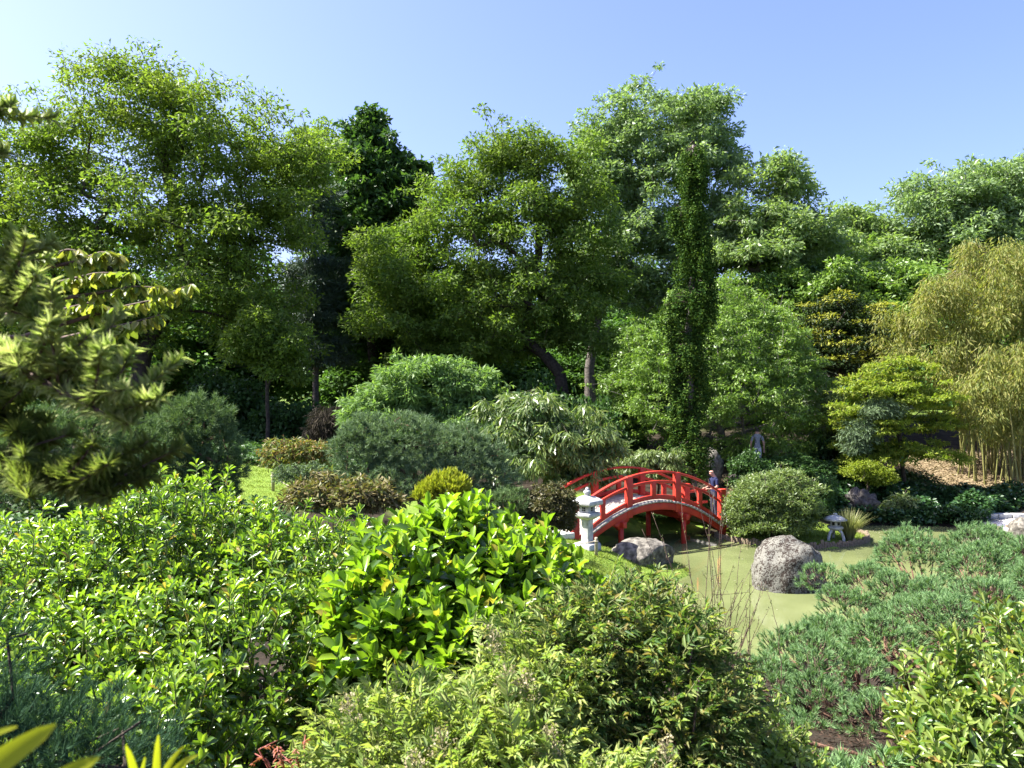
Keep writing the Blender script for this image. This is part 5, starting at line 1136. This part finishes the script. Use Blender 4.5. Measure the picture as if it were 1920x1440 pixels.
# cherry twigs behind the fir boughs
def cherry():
    rng = np.random.default_rng(241); base = np.array([-3.6, 3.6, gz(-3.6, 3.6)]); root = thing('cherry_tree', 'cherry twigs with drooping yellow green leaves behind the fir boughs', 'tree', base)
    part('trunk', *path_tube([base, base + [.1, 0, 1.4], base + [.3, -.1, 2.4]], [.08, .06, .04], 9), M['bark'], root, smooth=True); top = base + [.2, -.05, 2.0]
    tw = [[(0, 520), (120, 500), (170, 480), (205, 490)], [(0, 580), (150, 560), (230, 545), (285, 548)], [(20, 640), (180, 590), (270, 570), (338, 540)], [(20, 660), (150, 630), (220, 615), (280, 598)], [(0, 560), (100, 535), (160, 520), (225, 520)], [(-20, 600), (90, 590), (150, 575), (190, 590)], [(-20, 500), (60, 490), (110, 475), (150, 490)]]
    C, D, Nn, Ls, br = [], [], [], [], []
    for k, pts in enumerate(tw):
        Y = 3.1 + .12 * (k % 3); Q = np.array([W(x + 22, y - 8, Y) for x, y in pts]); s = np.linspace(0, 1, 4); t = np.linspace(0, 1, 12); Q = np.stack([np.interp(t, s, Q[:, j]) for j in range(3)], 1); br.append(path_tube(np.concatenate([top[None], Q]), np.linspace(.012, .002, 13), 5))
        n = 80; tt = rng.uniform(.25, 1, n); p = np.stack([np.interp(tt, t, Q[:, j]) for j in range(3)], 1); C.append(p); D.append(unit(np.c_[rng.normal(size=(n, 2)) * .6 + [.35, 0], -rng.uniform(.25, 1.2, n)])); Nn.append(unit(np.c_[rng.normal(size=(n, 2)) * .6, np.ones(n)])); Ls.append(.064 * rng.uniform(.6, 1.15, n))
    C, D, Nn, Ls = (np.concatenate(x) for x in (C, D, Nn, Ls)); V, F = merge(br); part('twigs', V, F, M['twig'], root, smooth=True)
    leaf_set(root, T_OVAL, C, D, Nn, Ls, Ls * .45, ['cherry'], np.zeros(len(C), int), 200, Ls * rng.random(len(C)))
cherry()
# very close yellow leaves in the corner
def close_leaves():
    rng = np.random.default_rng(251); base = np.array([-.62, .75, gz(-.62, .75)]); root = thing('strap_leaf_plant', 'very close blurred yellow green strap leaves at the bottom left', 'plant', base); Ym = .62
    L = [((-60, 1475), (-10, 1430), (105, 1358), .62, 48), ((60, 1500), (110, 1455), (186, 1420), .62, 34), ((-60, 1400), (-20, 1375), (32, 1362), .7, 14), ((262, 1530), (258, 1450), (236, 1398), .9, 16), ((295, 1540), (290, 1450), (297, 1378), .9, 15), ((290, 1520), (320, 1430), (372, 1415), .9, 14), ((280, 1530), (300, 1440), (345, 1400), .92, 13), ((330, 1530), (330, 1450), (352, 1424), .92, 12), ((240, 1540), (262, 1470), (272, 1420), .92, 10)]
    for p0, p1, p2, Y, w in L:
        t = np.linspace(0, 1, 9)[:, None]; a, b, c = W(*p0, Y), W(*p1, Y), W(*p2, Y - .03); g = np.array([base[0] + .1, base[1] + .05, a[2] - .35]); Q = np.concatenate([[g], (1 - t) ** 2 * a + 2 * t * (1 - t) * b + t * t * c]); ww = w / FPX * Y * .5 * np.r_[.3, np.sin(np.clip(.35 + t[:, 0] * .65, 0, 1) * math.pi) ** .45]; ww[-1] = .0008
        d = unit(np.gradient(Q, axis=0)); view = unit(Q - np.array([0, 0, CAMZ])); s = unit(np.cross(d, view)); n = np.cross(s, d)
        V = np.concatenate([Q - s * ww[:, None], Q + n * .25 * ww[:, None], Q + s * ww[:, None], Q + n * .55 * ww[:, None]]); m = len(Q); F = []
        for i in range(m - 1): F += [(i, i + 1, m + i + 1, m + i), (m + i, m + i + 1, 2 * m + i + 1, 2 * m + i)]
        part('leaf', V[:3 * m], F, M['bigleaf'], root, smooth=True)
close_leaves()

# willow shoots
def willow():
    rng = np.random.default_rng(261); base = np.array(gb(1.62, 6.3)); root = thing('willow_shoots', 'thin arching willow shoots with tiny leaves in front of the pond', 'plant', base)
    tips = [(1222, 960), (1275, 935), (1300, 905), (1330, 900), (1338, 925), (1365, 900), (1355, 960), (1390, 1010), (1250, 1060), (1290, 1050), (1410, 1060), (1430, 1090), (1380, 1100), (1310, 1110), (1350, 1060), (1270, 1120), (1440, 1140), (1400, 1150), (1330, 1010), (1375, 1060), (1240, 1010), (1205, 990)]
    br, LP, LD = [], [], []
    for k, (x, y) in enumerate(tips + [(rng.uniform(1260, 1440), rng.uniform(1070, 1190)) for _ in range(34)]):
        Y = rng.uniform(5.6, 6.8); g = base + np.array([rng.normal() * .22, rng.normal() * .2, 0]); e = W(x, y, Y); m = (g + e) / 2 + np.array([rng.normal() * .1, rng.normal() * .08, .1]); t = np.linspace(0, 1, 10)[:, None]; Q = (1 - t) ** 2 * g + 2 * t * (1 - t) * m + t * t * e; Q[2:] += rng.normal(size=(8, 3)) * .006
        br.append(path_tube(Q, np.linspace(.0045, .0014, 10), 4)); n = 10 if k < 22 else 26; tt = rng.uniform(.35, 1, n); p = np.stack([np.interp(tt, t[:, 0], Q[:, j]) for j in range(3)], 1); LP.append(p); LD.append(unit(rng.normal(size=(n, 3)) * .6 + unit(e - g)))
        if k < 22 and rng.random() < .6:
            j = rng.integers(4, 8); e2 = Q[j] + rng.normal(size=3) * np.array([.18, .1, .12]); br.append(path_tube([Q[j], (Q[j] + e2) / 2 + rng.normal(size=3) * .02, e2], [.0022, .0018, .001], 4)); n = 8; LP.append(Q[j] + (e2 - Q[j]) * rng.uniform(.3, 1, n)[:, None]); LD.append(unit(rng.normal(size=(n, 3))))
    V, F = merge(br); part('stems', V, F, M['twig'], root, smooth=True); LP = np.concatenate(LP); LD = np.concatenate(LD); V, F = instance(T_LANCE, LP, LD, perp(LD, rng), rng.uniform(.014, .032, len(LP)), .006); part('leaves', V, F, M['willow'], root, kind='stuff')
    # dry tangle at the foot
    r2, tw = rng, []
    for _ in range(260):
        a = base + np.array([r2.normal() * .3, r2.normal() * .3, r2.random() * .3]); b = a + np.array([r2.normal() * .16, r2.normal() * .1, r2.normal() * .09]); tw.append((a, b))
    V, F = tubes([a for a, b in tw], [b for a, b in tw], .002, .0012, 3); part('dry_twigs', V, F, M['deadtwig'], root, kind='stuff')
willow()
